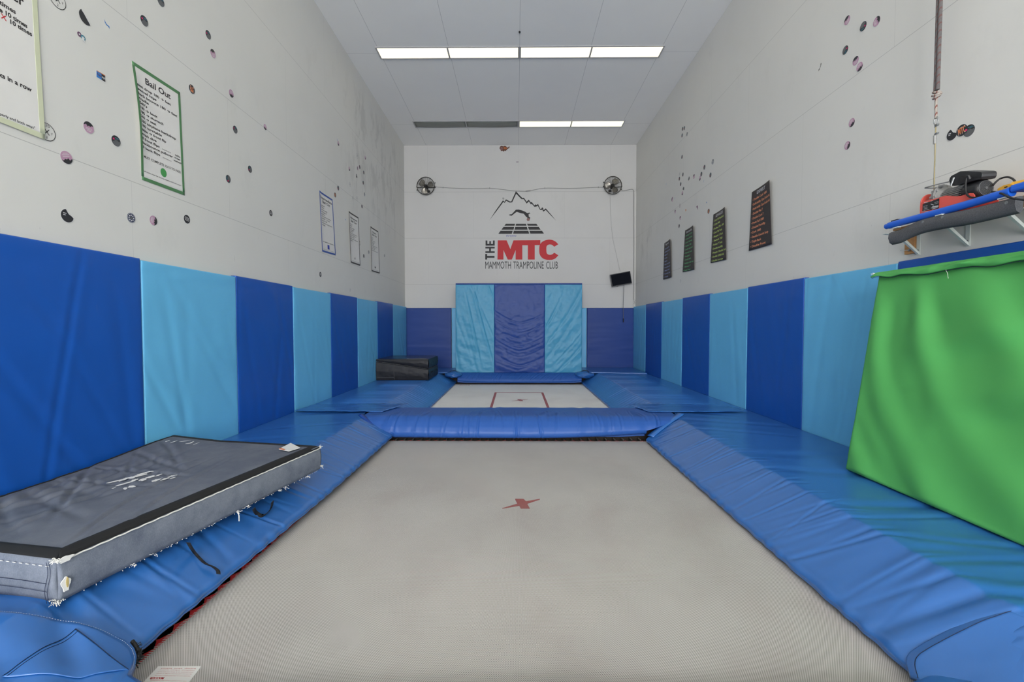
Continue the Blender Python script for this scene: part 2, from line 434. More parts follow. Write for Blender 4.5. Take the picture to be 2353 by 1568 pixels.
LL = ['dark blue pad on the left wall behind the grey crash mat, nearest the camera',
      'light blue pad on the left wall at the far end of the grey crash mat',
      'dark blue pad on the left wall, second dark one from the camera',
      'light blue pad on the left wall, second light one from the camera',
      'dark blue pad on the left wall, third dark one from the camera',
      'light blue pad on the left wall, third light one, beside the black block',
      'dark blue pad on the left wall, fourth dark one, behind the black block',
      'narrow-looking light blue pad on the left wall touching the back corner']
for i in range(8): wall_pad('L', LB[i], LB[i+1], 'navy' if i % 2 == 0 else 'sky', LL[i], 11+i, .012 if i % 2 == 0 else 0)
RB = [2.58, 3.80, 5.016, 6.23, 7.442, 8.66, 9.885, 11.09, 12.24]
RL = ['dark blue pad on the right wall below the hoist shelf, mostly behind the green mat',
      'light blue pad on the right wall at the far edge of the green mat',
      'dark blue pad on the right wall below the orange-written list',
      'light blue pad on the right wall below the lime-written list',
      'dark blue pad on the right wall below the green-written list',
      'light blue pad on the right wall below the furthest blue-written list',
      'dark blue pad on the right wall, furthest dark one from the camera',
      'light blue pad on the right wall touching the back corner']
for i in range(8): wall_pad('R', RB[i], RB[i+1], 'navy' if i % 2 == 0 else 'sky', RL[i], 31+i, .012 if i % 2 == 0 else 0)

wall_pad('L', 1.115, 2.335, 'sky', 'light blue pad on the left wall just nearer than the picture shows', 47)
wall_pad('R', 1.36, 2.58, 'sky', 'light blue pad on the right wall just nearer than the picture shows', 48)
def back_pad(x0, x1, mat, label, seed):
    def dsp(u, v): return .003*fbm(u*1.5, v*9, seed, 3)+.006*ridge(u*.7, v*6, seed+1, 2)*.6
    b = MB(); panel(b, (x0, YB, WPZ0), (1, 0, 0), (0, 0, 1), (0, -1, 0), x1-x0, WPH-.03, .055, dsp, 40, 60, .018)
    b.build('wall_pad', mat, origin=((x0+x1)/2, YB, WPZ0))
    tag(bpy.context.scene.collection.objects[-1], label, 'wall pad', 'padded mats lining the back wall')
back_pad(-2.985, -1.745, 'panel_navy', 'dark blue pad on the back wall behind the black block', 51)
back_pad(-1.735, -.55, 'sky', 'light blue back wall pad showing as a sliver left of the striped panel', 52)
back_pad(.7, 1.895, 'sky', 'light blue back wall pad showing as a sliver right of the striped panel', 53)
back_pad(1.905, 3.165, 'panel_navy', 'dark blue pad on the back wall under the hanging screen cord', 54)

# the striped padded block standing before the back wall
sp = root('striped_landing_panel', (.065, 11.2, 0), 'tall striped pad block, light blue, dark blue, light blue, below the red letters', 'padded panel')
PX0, PX1, PZ1, PYF = -1.48, 1.61, 2.19, 11.14
core = MB(); core.box((PX0+.01, PYF+.03, .0), (PX1-.01, 12.2, PZ1-.02)); core.build('core', 'panel_sky', sp, bevel=.02)
cap = MB(); cap.box((PX0, PYF+.0, PZ1-.035), (PX1, 12.21, PZ1)); cap.build('top_cap', 'panel_navy', sp, bevel=.01)
def sag(x0, kind):
    def d(u, v):
        X = u+x0; cx_ = (PX1-PX0)/2
        h = .010*fbm(X*4+v*3, v*7, 2, 3)*np.clip(1.3-v/2.4, .2, 1)
        r = np.sqrt(((X-cx_)*.9)**2+(2.6-v)**2)
        h += .006*np.sin(r*26+3*fbm(X*2, v*2, 4, 2))*np.clip((1.9-v)/1.4, 0, 1)*(.5+.5*fbm(X*2, v*1.5, 1, 2))
        h += .004*ridge(X*6+v*2, v*7-X*3, 6, 3)
        if kind == 'L':
            h += folds(X-.35*(2.1-v)*.9, v/2.19, 9, -.7, 1.0, 5, (.02, .06), (.004, .010), .3)
        if kind == 'R':
            s = X-.95*v+.25*v*v*.5; h += folds(s, v/2.19, 10, .4, 3.2, 8, (.03, .07), (.004, .011), .2)
        if kind == 'M':
            h += .007*ridge(X*5, v*6.5+X, 6, 3)*np.exp(-((v-.95)/.6)**2)+folds(v-.55*np.abs(X-cx_)**1.5, X/3.1, 9, .0, 1.3, 9, (.02, .05), (.004, .011), .25, .3, .8)
        return h
    return d
for a, b_, m, kd in ((PX0, -.535, 'panel_sky', 'L'), (-.535, .70, 'panel_navy', 'M'), (.70, PX1, 'panel_sky', 'R')):
    b = MB(); panel(b, (a, PYF+.05, 0.0), (1, 0, 0), (0, 0, 1), (0, -1, 0), b_-a, PZ1-.035, .055, sag(a-PX0, kd), 80, 120, .012)
    tag(b.build('cover_stripe', m, sp), 'dark blue centre stripe' if kd == 'M' else 'light blue side stripe')

ZB = -.27
def hpad(x):
    if x > 0: return -.2*min(max((2.01-x)/.42, 0), 1.1)
    return -.165*min(max((x+1.92)/.38, 0), 1.1)
def on_pad(px, py, off=0.):
    z = 0.
    for _ in range(25): p = on(px, py, 2, z+off); z = .5*z+.5*hpad(p.x)
    return p
# ================================================================== FLOOR PADS AROUND THE TRAMPOLINES
def profile(pts, n):
    pts = np.array(pts, float); d = np.r_[0, np.cumsum(np.hypot(*np.diff(pts, axis=0).T))]
    s = np.linspace(0, d[-1], n); return np.interp(s, d, pts[:, 0]), np.interp(s, d, pts[:, 1]), s/d[-1]
def smooth1(a, k=2):
    for _ in range(k): a = np.r_[a[0], (a[:-2]+2*a[1:-1]+a[2:])/4, a[-1]]
    return a
def side_pad(name, xw, xc, xe, ze, y0f, y1f, n, ny, dsp, mat, label, group, under=.035, lift=0., seam=True):
    """strip pad: flat from the wall to the crease xc, then sloping to a rolled edge at xe"""
    sg = 1 if xw > 0 else -1
    pts = [(xw, lift), (xc, lift), (xe+sg*.06, ze+.016), (xe+sg*.022, ze+.004), (xe+sg*.003, ze-.014), (xe, ze-.030), (xe+sg*.02, ze-.044), (xe+sg*under*2.5, ze-.046)]
    px, pz, s = profile(pts, n); px = smooth1(px, 2); pz = smooth1(pz, 2)
    t_ = np.linspace(0, 1, ny)
    Y0 = np.array([y0f(x) for x in px]); Y1 = np.array([y1f(x) for x in px])
    X = np.repeat(px[:, None], ny, 1); Z = np.repeat(pz[:, None], ny, 1); ym = min(5.3, Y1.min()-.1) if Y1.min() < 6 else None
    if ym: tt = np.clip(t_/.86, 0, 1)[None]; te = np.clip((t_-.86)/.14, 0, 1)[None]; Y = Y0[:, None]+(ym-Y0)[:, None]*tt+(Y1-ym)[:, None]*te
    else: Y = Y0[:, None]+(Y1-Y0)[:, None]*t_[None]
    q = (X-xw)/(xe-xw); top = (s < .93)[:, None]
    h = dsp(X, Y, q)*top
    nx = np.gradient(pz)/np.hypot(np.gradient(px), np.gradient(pz)); 
    Z2 = Z+h; X2 = X-h*nx[:, None]*(0.3)
    # edge scallop where the cover is gathered over the foam
    X2 = X2 + sg*(.004*np.sin(Y*37+2*np.sin(Y*9)))*np.clip((q-.93)/.07, 0, 1)
    if sg < 0 and y0f(0) < 1: X2 = X2-.060*np.clip((3.6-Y)/2.0, 0, 1.1)*np.clip((q-.5)/.5, 0, 1)
    P = np.stack([X2, Y, Z2], -1)
    Zb = np.minimum(Z-.03, -.028) if lift < .001 else Z-.02
    Zb = np.where((s > .93)[:, None], Z2-.010, np.minimum(Z, Z2)-.028)
    Q = np.stack([X2, Y, Zb], -1)
    b = MB(); b.slab(P, Q, True, 0, flip=sg < 0)
    return b, px, pz

def build_pad(name, bm, mat, loc, label, group=None, cat='floor pad'):
    o = bm.build(name, mat, origin=loc); tag(o, label, cat, group); return o

# far ends are mitred against the divider pad
def mitre(yE, yC, xe, xc, yflat):
    def fn(x):
        k = (abs(x)-abs(xe))/(abs(xc)-abs(xe)); 
        if k < 1: return yE+(yC-yE)*max(k, 0)
        return yC+(yflat-yC)*min((abs(x)-abs(xc))/.12, 1)
    return fn
def dsp_near(seed, k=1.):
    def d(X, Y, q):
        h = folds(Y, q, 36, 1.4, 6.1, seed, (.016, .030), (.003, .007), .35, .62, .99, .3)*k*np.clip((q-.60)/.08, 0, 1)
        h += folds(Y-.35*q, q, 9, .8, 6.1, seed+5, (.06, .12), (.004, .009), .35, .1, .9, .4)*k
        h += .003*fbm(X*1.2, Y*1.6, seed, 2)
        return h
    return d
def dsp_right(X, Y, q):
    h = dsp_near(3, .9)(X, Y, q)
    nearf = np.clip((3.0-Y)/1.2, 0, 1)
    h += nearf*(.018*fbm(X*1.2+Y*.8, Y*3.4-X*.6, 3, 3)+folds(Y-.22*(q-.5), q, 7, 1.3, 3.0, 77, (.03, .06), (.01, .02), .3, .2, .95, .5))
    return h
b, _, _ = side_pad('', 3.14, 2.01, 1.565, -.205, lambda x: .6, mitre(5.45, 5.60, 1.565, 2.01, 6.22), 170, 700, dsp_right, 'pad', '', '')
nr = build_pad('side_pad', b, 'pad', (2.4, 3.4, 0), 'long royal blue floor pad along the right wall, under the green mat', 'blue strip pads beside the trampolines')
b, _, _ = side_pad('', -2.94, -1.92, -1.502, -.17, lambda x: .6, mitre(5.45, 5.60, -1.502, -1.92, 6.22), 170, 700,
                   lambda X, Y, q: dsp_near(9, .9)(X, Y, q)+np.clip((3.4-Y)/1.4, 0, 1)*folds(Y+.55*q, q, 7, 1.8, 4.2, 21, (.035, .07), (.012, .022), .2, .25, .97, .2), 'pad', '', '')
build_pad('side_pad', b, 'pad', (-2.4, 3.4, 0), 'long royal blue floor pad along the left wall, under the grey crash mat', 'blue strip pads beside the trampolines')

# edge seam (a welt along the roll) on the near pads
for xe, sg, ze, y0, y1, lb in ((1.458, 1, -.082, .62, 4.9, 'r'), (-1.378, -1, -.045, .62, 4.9, 'l')):
    pass

def dsp_far(seed, sg):
    def d(X, Y, q):
        w = np.clip((q-.16)/.12, 0, 1)*np.clip((.96-q)/.06, 0, 1)
        ph = Y/.125+.35*fbm(Y*2.2, X*.35, seed, 2)+.0*q
        fr = ph-np.floor(ph)-.5; k = np.floor(ph)
        a = (.5+.5*np.sin(k*12.9898+seed)**2)*(.45+.55*vn(X*1.1+k*3.7, k*.37, seed+2))
        h = a*w*1.5*(.010*np.exp(-(fr/.10)**2)-.006*np.exp(-((fr-.22)/.12)**2))
        return h+.003*fbm(X*1.2, Y*1.2, seed, 2)
    return d
b, _, _ = side_pad('', -2.94, -1.90, -1.46, -.21, lambda x: 6.18, lambda x: 11.15, 110, 560, dsp_far(4, -1), 'pad2', '', '', lift=.004)
build_pad('side_pad', b, 'pad2', (-2.4, 8.6, 0), 'ribbed blue floor pad at the left of the far trampoline, carrying the black block', 'blue strip pads beside the trampolines')
b, _, _ = side_pad('', 3.14, 1.99, 1.585, -.21, lambda x: 6.18, lambda x: 11.15, 110, 560, dsp_far(5, 1), 'pad2', '', '', lift=.004)
build_pad('side_pad', b, 'pad2', (2.4, 8.6, 0), 'ribbed blue floor pad at the right of the far trampoline', 'blue strip pads beside the trampolines')

# divider pad between the two trampolines
def divider():
    n, m = 130, 420
    pts = [(6.60, -.235), (6.56, -.16), (6.46, -.07), (6.30, .010), (5.70, .014), (5.655, .004), (5.585, -.035), (5.53, -.095), (5.505, -.155), (5.515, -.205), (5.545, -.228), (5.62, -.236)]
    py, pz, s = profile(pts, n); py = smooth1(py, 2); pz = smooth1(pz, 2)
    k = np.clip(-pz/.17, 0, 1)*(py < 6)
    xl = -1.93+.37*k; xr = 2.03-.44*k
    t_ = np.linspace(0, 1, m); X = xl[:, None]+(xr-xl)[:, None]*t_; Y = np.repeat(py[:, None], m, 1); Z = np.repeat(pz[:, None], m, 1)
    q = np.repeat(np.clip((s-.42)/.5, 0, 1)[:, None], m, 1)
    h = folds(X, q, 26, -1.7, 1.8, 15, (.009, .020), (.006, .013), .10, .18, 1.1, .08)
    h += folds(X+.1*q, q, 10, -1.7, 1.8, 16, (.04, .08), (.004, .009), .3, .05, 1.1, .1)
    h += .004*fbm(X*1.4, Y*1.4, 3, 2)
    ny = -np.gradient(pz)/np.hypot(np.gradient(py), np.gradient(pz)); nz = np.gradient(py)/np.hypot(np.gradient(py), np.gradient(pz))
    sg = np.sign(nz[len(nz)//2]) or 1
    win = (np.clip((s-.05)/.1, 0, 1)*np.clip((.97-s)/.05, 0, 1))[:, None]
    Z2 = Z+h*win*(nz*sg)[:, None]; Y2 = Y+h*win*(ny*sg)[:, None]
    low = np.clip(-Z/.2, 0, 1)*(Y < 6)
    Z2 = Z2+np.clip((X-.2)/1.3, 0, 1)**2*.045*low
    Y2 = Y2-.03*np.sin(np.clip((X+1.5)/3.05, 0, 1)*math.pi)*low
    P = np.stack([X, Y2, Z2], -1)
    Q = P.copy(); Q[..., 1] = np.clip(P[..., 1], 5.60, 6.54)+np.where(Y < 6, .012, -.012)*low; Q[..., 2] = np.maximum(P[..., 2]-.03, -.232)
    b = MB(); b.slab(P, Q, True, 0, flip=False); return b
build_pad('divider_pad', divider(), 'pad_roll', (0.05, 5.7, 0), 'plump royal blue roll-edged pad lying across between the two trampolines')

# overlap flaps where the side pads meet the divider
def sheet(mb, P, th=.004, mi=0, flip=False):
    Q = P.copy(); Q[..., 2] -= th; mb.slab(P, Q, True, mi, flip); return mb
def floor_flap(name, pts, z, th, label, seed, amp=.006, nu=60, nv=40, mat='pad', group=None):
    """four-cornered cover flap lying on the pads; pts are its corners going round (x, y)"""
    a, b_, c, d = [np.array(p, float) for p in pts]
    u, v = np.meshgrid(np.linspace(0, 1, nu), np.linspace(0, 1, nv), indexing='ij')
    XY = (a*(1-u)[..., None]+b_*u[..., None])*(1-v)[..., None]+(d*(1-u)[..., None]+c*u[..., None])*v[..., None]
    w = .012*np.sin(u*9+seed)*(v > .97)
    X = XY[..., 0]; Y = XY[..., 1]+w
    zz = z+amp*fbm(X*4, Y*6, seed, 3)+amp*ridge(X*2.2, Y*8, seed+1, 2)*.6
    zz = zz+0.004
    b = MB(); sheet(b, np.stack([X, Y, zz], -1), th)
    return build_pad(name, b, mat, (float(X.mean()), float(Y.mean()), z), label, group, 'pad flap')
floor_flap('cover_flap', [(-2.92, 5.95), (-1.75, 5.90), (-1.55, 6.5), (-2.88, 6.42)], .022, .006, 'loose vinyl flap at left between near and far pads, its edge lifting', 3, .007)
floor_flap('cover_flap', [(1.72, 5.92), (3.05, 5.98), (2.9, 6.42), (1.60, 6.5)], .022, .006, 'loose vinyl flap at right joining the divider pad to the wall pads', 5, .006)
floor_flap('corner_pad', [(1.55, 11.0), (3.1, 10.75), (3.1, 12.18), (1.62, 12.18)], .03, .03, 'flat blue corner pad on the floor in the right back corner', 6, .006)
floor_flap('corner_pad', [(-2.92, 11.0), (-1.5, 11.0), (-1.5, 12.18), (-2.92, 12.18)], .02, .03, 'flat blue corner pad in the left back corner behind the black block', 7, .006)

# welts with frayed stitching along the mitres of the divider
def strip_along(path, w, z, th, mb, seed=0, up=(0, 0, 1)):
    path = [Vector(p) for p in path]; L = len(path); A = []; 
    for i, p in enumerate(path):
        d = (path[min(i+1, L-1)]-path[max(i-1, 0)]).normalized(); n = d.cross(Vector(up)).normalized()
        A.append([tuple(p-n*w/2+Vector((0, 0, z))), tuple(p+Vector((0, 0, z+.006))), tuple(p+n*w/2+Vector((0, 0, z)))])
    P = np.array(A); Q = P.copy(); Q[..., 2] -= th; mb.slab(P, Q, True); return mb
def lerp_path(a, b_, n, f=None):
    a = Vector(a); b_ = Vector(b_); return [a.lerp(b_, i/(n-1))+(Vector(f(i/(n-1))) if f else Vector()) for i in range(n)]
b = strip_along(lerp_path((-1.585, 5.46, -.20), (-1.95, 5.66, .022), 24, lambda t: (0, 0, .012*math.sin(t*3.1))), .07, .012, .012, MB())
tag(build_pad('hem_strip', b, 'piping_blue', (-1.65, 5.3, 0), 'dark hemmed flap edge at the left end of the divider pad', None, 'hem flap'))
b = strip_along(lerp_path((1.61, 5.43, -.19), (2.08, 5.72, .026), 24, lambda t: (0, 0, .012*math.sin(t*3.1))), .09, .016, .012, MB())
tag(build_pad('hem_strip', b, 'pad', (1.75, 5.3, 0), 'blue hemmed flap edge at the right end of the divider pad', None, 'hem flap'))

# end pad below the striped panel
def end_pad():
    n, m = 70, 260
    pts = [(11.17, .004), (11.08, .0), (10.97, -.055), (10.895, -.125), (10.87, -.175), (10.885, -.215), (10.95, -.225)]
    py, pz, s = profile(pts, n); py = smooth1(py, 2); pz = smooth1(pz, 2)
    xl = np.full(n, -1.41); xr = np.full(n, 1.57)
    X = xl[:, None]+(xr-xl)[:, None]*np.linspace(0, 1, m); Y = np.repeat(py[:, None], m, 1); Z = np.repeat(pz[:, None], m, 1)
    q = np.repeat(s[:, None], m, 1)
    h = folds(X+.25*q, q, 20, -1.3, 1.6, 25, (.012, .03), (.006, .013), .25, .05, 1.0, .1)+.004*fbm(X*3, Y*3, 2, 2)
    Z2 = Z+h*np.clip((.96-s)/.06, 0, 1)[:, None]
    Z2 = Z2 + .035*np.abs((X-.07)/1.45)**4*np.clip(-Z/.2, 0, 1)
    P = np.stack([X, Y, Z2], -1); Q = P.copy(); Q[..., 2] -= .03; Q[..., 2] = np.maximum(Q[..., 2], -.222); Q[..., 1] = np.maximum(P[..., 1]+.012, 10.9)
    b = MB(); b.slab(P, Q, True, 0, flip=True); return b
build_pad('end_pad', end_pad(), 'pad_roll', (0.07, 10.6, 0), 'creased blue pad at the foot of the striped panel, far end of far trampoline')

def crumple(name, c, s, label, seed, mat='pad'):
    """bunched corner cover tied down with a strap"""
    n, m = 36, 36; u, v = np.meshgrid(np.linspace(0, 2*math.pi, n, endpoint=False), np.linspace(0.02, math.pi-.02, m), indexing='ij')
    r = 1+.16*fbm(u*2.2+np.sin(u), v*2.4, seed, 2)+.08*ridge(np.cos(u)*3+seed, v*4, seed, 2)
    X = c[0]+s[0]*r*np.sin(v)*np.cos(u); Y = c[1]+s[1]*r*np.sin(v)*np.sin(u); Z = c[2]+s[2]*r*np.cos(v)
    rt = root(name, c, label, 'pad cover')
    b = MB(); b.grid(np.stack([X, Y, Z], -1), cu=True); b.build('bunched_cover', mat, rt)
    k = MB(); sx = 1 if c[0] > 0 else -1
    k.tube([(c[0]+sx*.10, c[1]-.10, c[2]+s[2]*.6), (c[0]+sx*.05, c[1]-.08, c[2]+s[2]*1.25), (c[0]-sx*.02, c[1]-.02, c[2]+s[2]*1.35), (c[0]-sx*.10, c[1]+.0, c[2]+s[2]*.9)], .008, 6)
    k.build('tie_strap', 'black', rt)
    return rt
crumple('corner_cover', (-1.52, 10.98, -.03), (.20, .24, .075), 'bunched blue corner cover at left of the striped panel foot', 2)
crumple('corner_cover', (1.66, 10.98, -.03), (.21, .24, .08), 'bunched blue corner cover at right of the striped panel foot', 4)

def bez(ps, n):
    ps = [np.array(p) for p in ps]; out = []
    for i in range(n):
        t_ = i/(n-1)*(len(ps)-1); k = min(int(t_), len(ps)-2); f_ = t_-k; p_1 = ps[max(k-1, 0)]; p0 = ps[k]; p1 = ps[k+1]; p2 = ps[min(k+2, len(ps)-1)]
        out.append(.5*((2*p0)+(-p_1+p1)*f_+(2*p_1-5*p0+4*p1-p2)*f_*f_+(-p_1+3*p0-3*p1+p2)*f_**3))
    return out

# ================================================================== FRONT PADS AT THE BOTTOM OF THE PICTURE
def edge_sheet(W, ynear, nv, seed, amp=.012, n=140, xn=None, znear=None):
    d = [0]
    for i in range(1, len(W)): d.append(d[-1]+(W[i]-W[i-1]).length)
    s = np.linspace(0, d[-1], n); ex, ey, ez = [smooth1(np.interp(s, d, [w[k] for w in W]), 3) for k in range(3)]
    v = np.linspace(0, 1, nv)**1.4
    tx = ex if xn is None else np.linspace(xn[0], xn[1], n)
    X = ex[:, None]*(1-v)+tx[:, None]*v; Y = ey[:, None]*(1-v)+ynear*v
    zz = ez[:, None]+0*v if znear is None else ez[:, None]*(1-np.clip(v*2.2, 0, 1))+znear*np.clip(v*2.2, 0, 1)
    Z = zz+amp*fbm(X*3.2+seed, Y*4.5, seed, 3)*np.clip(v*8, .15, 1)+amp*.9*(ridge(X*1.6+Y*1.5, Y*2.1-X, seed+1, 2))*np.clip(v*6, 0, 1)
    roll = np.clip(v/.03, 0, 1); Z = Z-(1-roll)*.014
    return np.stack([X, Y, Z], -1)
def near_idx(P, px, py):
    """the sheet's own vertex that shows nearest a spot"""
    D = P-_C; w = D@_F; ex = PCX+FPX*(D@_R)/w-px; ey = PCY-FPX*(D@_U)/w-py
    k = int(np.argmin(ex*ex+ey*ey)); return k//P.shape[1], k % P.shape[1]
# left corner flap
Lc = [(-260, 1375), (0, 1399), (60, 1404), (120, 1412), (180, 1424), (240, 1442), (290, 1464), (308, 1480), (314, 1500), (311, 1520), (300, 1545), (330, 1562), (352, 1580)]
P = edge_sheet([on_pad(x, y, .040) for x, y in Lc], .72, 90, 2, .016, 200, xn=(-2.6, -.9))
P[..., 2] += folds(P[..., 0]*.5+P[..., 1]*.9, np.clip((P[..., 0]+2.6)/1.7, 0, 1), 6, -.5, 1.0, 61, (.05, .09), (.006, .012), .4, .0, 1.0, .5)*np.clip((1-np.linspace(0, 1, 90))[None]*6, 0, 1)*np.clip(np.linspace(0, 1, 90)[None]*12, 0, 1)
fl = root('corner_pad', (-1.8, 1.4, .03), 'rumpled blue corner pad at bottom left with stitched patch, in front of grey mat', 'floor pad')
b = MB(); sheet(b, P, .02); b.build('pad_cover', 'pad', fl)
def onz(px, py, z): return on(px, py, 2, z)
b = MB(); hh = [Vector(q)+Vector((0, 0, .0022)) for q in P[20:175:1, 4]]
hh = [hh[i//3].lerp(hh[i//3+1], (i % 3)/3) for i in range(3*(len(hh)-1))]
for i in range(0, len(hh)-3, 4): b.tube(hh[i:i+3], .0007, 4)
b.build('edge_stitching', 'stitch', fl)
cs_ = [near_idx(P, *q) for q in ((175, 1449), (296, 1540), (190, 1562), (6, 1556))]
u, v = np.meshgrid(np.linspace(0, 1, 40), np.linspace(0, 1, 40), indexing='ij')
ca = [P[q] for q in cs_]
PP = (ca[0]*(1-u)[..., None]+ca[1]*u[..., None])*(1-v)[..., None]+(ca[3]*(1-u)[..., None]+ca[2]*u[..., None])*v[..., None]
flat_ = P.reshape(-1, 3)
for a_ in range(40):
    for b_ in range(40):
        d2 = (flat_[:, 0]-PP[a_, b_, 0])**2+(flat_[:, 1]-PP[a_, b_, 1])**2; w_ = np.exp(-d2/.00015)+1e-12; PP[a_, b_, 2] = float((w_*flat_[:, 2]).sum()/w_.sum())+.006
b = MB(); sheet(b, PP, .004); b.build('patch', 'pad', fl)
b = MB()
for row in (PP[0], PP[2], PP[:, 0]): b.tube([Vector(q)+Vector((0, 0, .001)) for q in row], .0010, 4)
b.build('patch_stitching', 'seam', fl)
# torn black seam at the flap corner
b = MB(); r_ = random.Random(4); pth = [on_pad(x, y, .015) for x, y in ((304, 1474), (313, 1487), (320, 1500), (318, 1515), (308, 1530))]
for k in range(60):
    p = pth[r_.randrange(4)].lerp(pth[r_.randrange(1, 5)], r_.random()); q = p+Vector((r_.uniform(.0, .02), r_.uniform(-.015, .015), r_.uniform(-.01, .012)))
    b.tube([p, q], .0018, 4)
for i in range(4): b.tube([pth[i], pth[i+1]], .008, 6)
b.build('torn_lining', 'black', fl)

# front edge pad
Fc = [(290, 1562), (420, 1561), (520, 1568), (600, 1569), (760, 1566), (900, 1570), (1050, 1565), (1230, 1561), (1300, 1560), (1420, 1567), (1600, 1569), (1750, 1566), (1900, 1563), (2040, 1566), (2100, 1560), (2120, 1545), (2180, 1540), (2260, 1548), (2420, 1575)]
P = edge_sheet([on(x, y, 2, -.20) for x, y in Fc], .55, 40, 6, .010, 220, xn=(-1.5, 1.9), znear=.0)
b = MB(); sheet(b, P, .02); build_pad('front_pad', b, 'pad', (0.1, 1.2, 0), 'wavy blue pad edge along the bottom of the picture before the near trampoline')
# right corner flap with hemmed edge
Rc = [(2092, 1545), (2083, 1518), (2083, 1502), (2092, 1490), (2120, 1472), (2170, 1445), (2230, 1415), (2290, 1394), (2353, 1380), (2480, 1362)]
P = edge_sheet([on_pad(x, y, .016) for x, y in Rc], .75, 60, 4, .008, 140, xn=(1.60, 3.1))
fr = root('corner_pad', (2.0, 1.2, .0), 'blue corner pad cover at bottom right with a curved stitched hem', 'floor pad')
b = MB(); sheet(b, P, .014); b.build('pad_cover', 'pad', fr)
b = MB(); e = P[::2, 5]; b.tube([Vector(p)+Vector((0, 0, .001)) for p in e], .0012, 4); b.build('hem_stitching', 'seam', fr)

# ================================================================== TRAMPOLINES

def rot_fn(c, u, v, z):
    return lambda a, b: (c[0]+u[0]*a+v[0]*b, c[1]+u[1]*a+v[1]*b, z)
def trampoline(label, x0, x1, y0, y1, near):
    r = root('trampoline', ((x0+x1)/2, (y0+y1)/2, ZB), label, 'trampoline')
    b = MB(); b.box((x0, y0, ZB-.004), (x1, y1, ZB)); b.build('jumping_bed', 'bed' if near else 'bed_far', r)
    # strings looped out past the edge
    b = MB(); rr = random.Random(2); st = .0115 if near else .03
    y = y0
    while y < y1:
        for x, s in ((x0, -1), (x1, 1)):
            l = rr.uniform(.010, .022)
            b.add([(x-s*.004, y-st*.28, ZB+.001), (x-s*.004, y+st*.28, ZB+.001), (x+s*l, y+st*.30, ZB-.001), (x+s*l, y-st*.18, ZB-.001)], [(0, 1, 2, 3)])
        y += st
    x = x0
    while x < x1:
        l = rr.uniform(.012, .02)
        b.add([(x-st*.28, y1-.004, ZB+.001), (x+st*.28, y1-.004, ZB+.001), (x+st*.28, y1+l, ZB-.001), (x-st*.2, y1+l, ZB-.001)], [(0, 1, 2, 3)])
        x += st
    b.build('string_fringe', 'white_web', r)
    # scalloped red webbing, pointed at every hook
    b = MB(); sp_ = .107
    def web(p, q, out):
        p, q, out = Vector(p), Vector(q), Vector(out); n = max(1, round((q-p).length/sp_)); 
        for i in range(n):
            a = p.lerp(q, i/n); c = p.lerp(q, (i+1)/n); k = p.lerp(q, (i+.5)/n)
            pts = [a-out*.002, a+out*.016, a.lerp(k, .9)+out*.044, k+out*.052, k.lerp(c, .14)+out*.040, c+out*.016, c-out*.002]
            dn = Vector((0, 0, -.004)); b.poly([v+dn for v in pts], (0, 0, -.003))
    web((x0, y0, ZB), (x0, y1, ZB), (-1, 0, 0)); web((x1, y0, ZB), (x1, y1, ZB), (1, 0, 0)); web((x0, y1, ZB), (x1, y1, ZB), (0, 1, 0))
    b.build('edge_webbing', 'red_web', r)
    # steel frame
    b = MB(); e = .30; zf = ZB-.05
    cs = [(x0-e, y0-e, zf), (x1+e, y0-e, zf), (x1+e, y1+e+.02, zf), (x0-e, y1+e+.02, zf)]
    for i in range(4): b.tube([cs[i], cs[(i+1) % 4]], .03, 12)
    for cx_, cy_ in ((x0-e, y0+.4), (x0-e, y1-.3), (x1+e, y0+.4), (x1+e, y1-.3)): b.tube([(cx_, cy_, zf), (cx_, cy_, -.9)], .025, 10)
    b.build('frame', 'steel', r)
    # springs with hooks
    if near:
        def spring(p, out):
            p, out = Vector(p), Vector(out); side = out.cross(Vector((0, 0, 1))); s = MB(); pts = []
            a0, a1, turns, seg = .088, .235, 17, 9
            for i in range(turns*seg+1):
                t_ = i/(turns*seg); an = 2*math.pi*turns*t_; pts.append(p+out*(a0+(a1-a0)*t_)+side*.0125*math.cos(an)+Vector((0, 0, .0125*math.sin(an)-.022)))
            s.tube(pts, .0022, 5)
            s.tube([p+out*.088+Vector((0, 0, -.022)), p+out*.074+Vector((0, 0, -.006)), p+out*.056+Vector((0, 0, .005)), p+out*.048+Vector((0, 0, -.006))], .0026, 5)
            s.tube([p+out*.235+Vector((0, 0, -.022)), p+out*.29+Vector((0, 0, -.03))], .0026, 5)
            s.build('spring', 'spring', r)
        n = round((y1-y0)/sp_)
        for i in range(n): spring((x0, y0+(i+.5)*(y1-y0)/n, ZB), (-1, 0, 0))
        n = round((x1-x0)/sp_)
        for i in range(n): spring((x0+(i+.5)*(x1-x0)/n, y1, ZB), (0, 1, 0))
    return r
tr1 = trampoline('near large trampoline with worn greyish string bed and faded red X', -1.572, 1.610, 1.62, 5.54, True)
tr2 = trampoline('far trampoline with cleaner white bed and red box outline', -1.490, 1.628, 6.72, 11.08, False)
Xpx = [(1157, 651), (1213, 651), (1230, 667), (1322, 651), (1322, 656), (1238, 684), (1256, 716), (1196, 716), (1186, 697), (1075, 716), (1072, 713), (1172, 683)]
b = MB(); b.poly([onz(780+x/2.869, 920+y/2.869, ZB+.001) for x, y in Xpx], (0, 0, .0008)); b.build('centre_mark', 'bed_red', tr1)
b = MB(); k = 1.02
for_x = [onz(780+x/2.869, 920+y/2.869, ZB+.001) for x, y in Xpx]; cxx = sum(p.x for p in for_x)/len(for_x); cyy = sum(p.y for p in for_x)/len(for_x)
b.poly([(.075+(p.x-cxx)*k, 8.63+(p.y-cyy)*k, ZB+.001) for p in for_x], (0, 0, .0008)); b.build('centre_mark', 'bed_red_far', tr2)
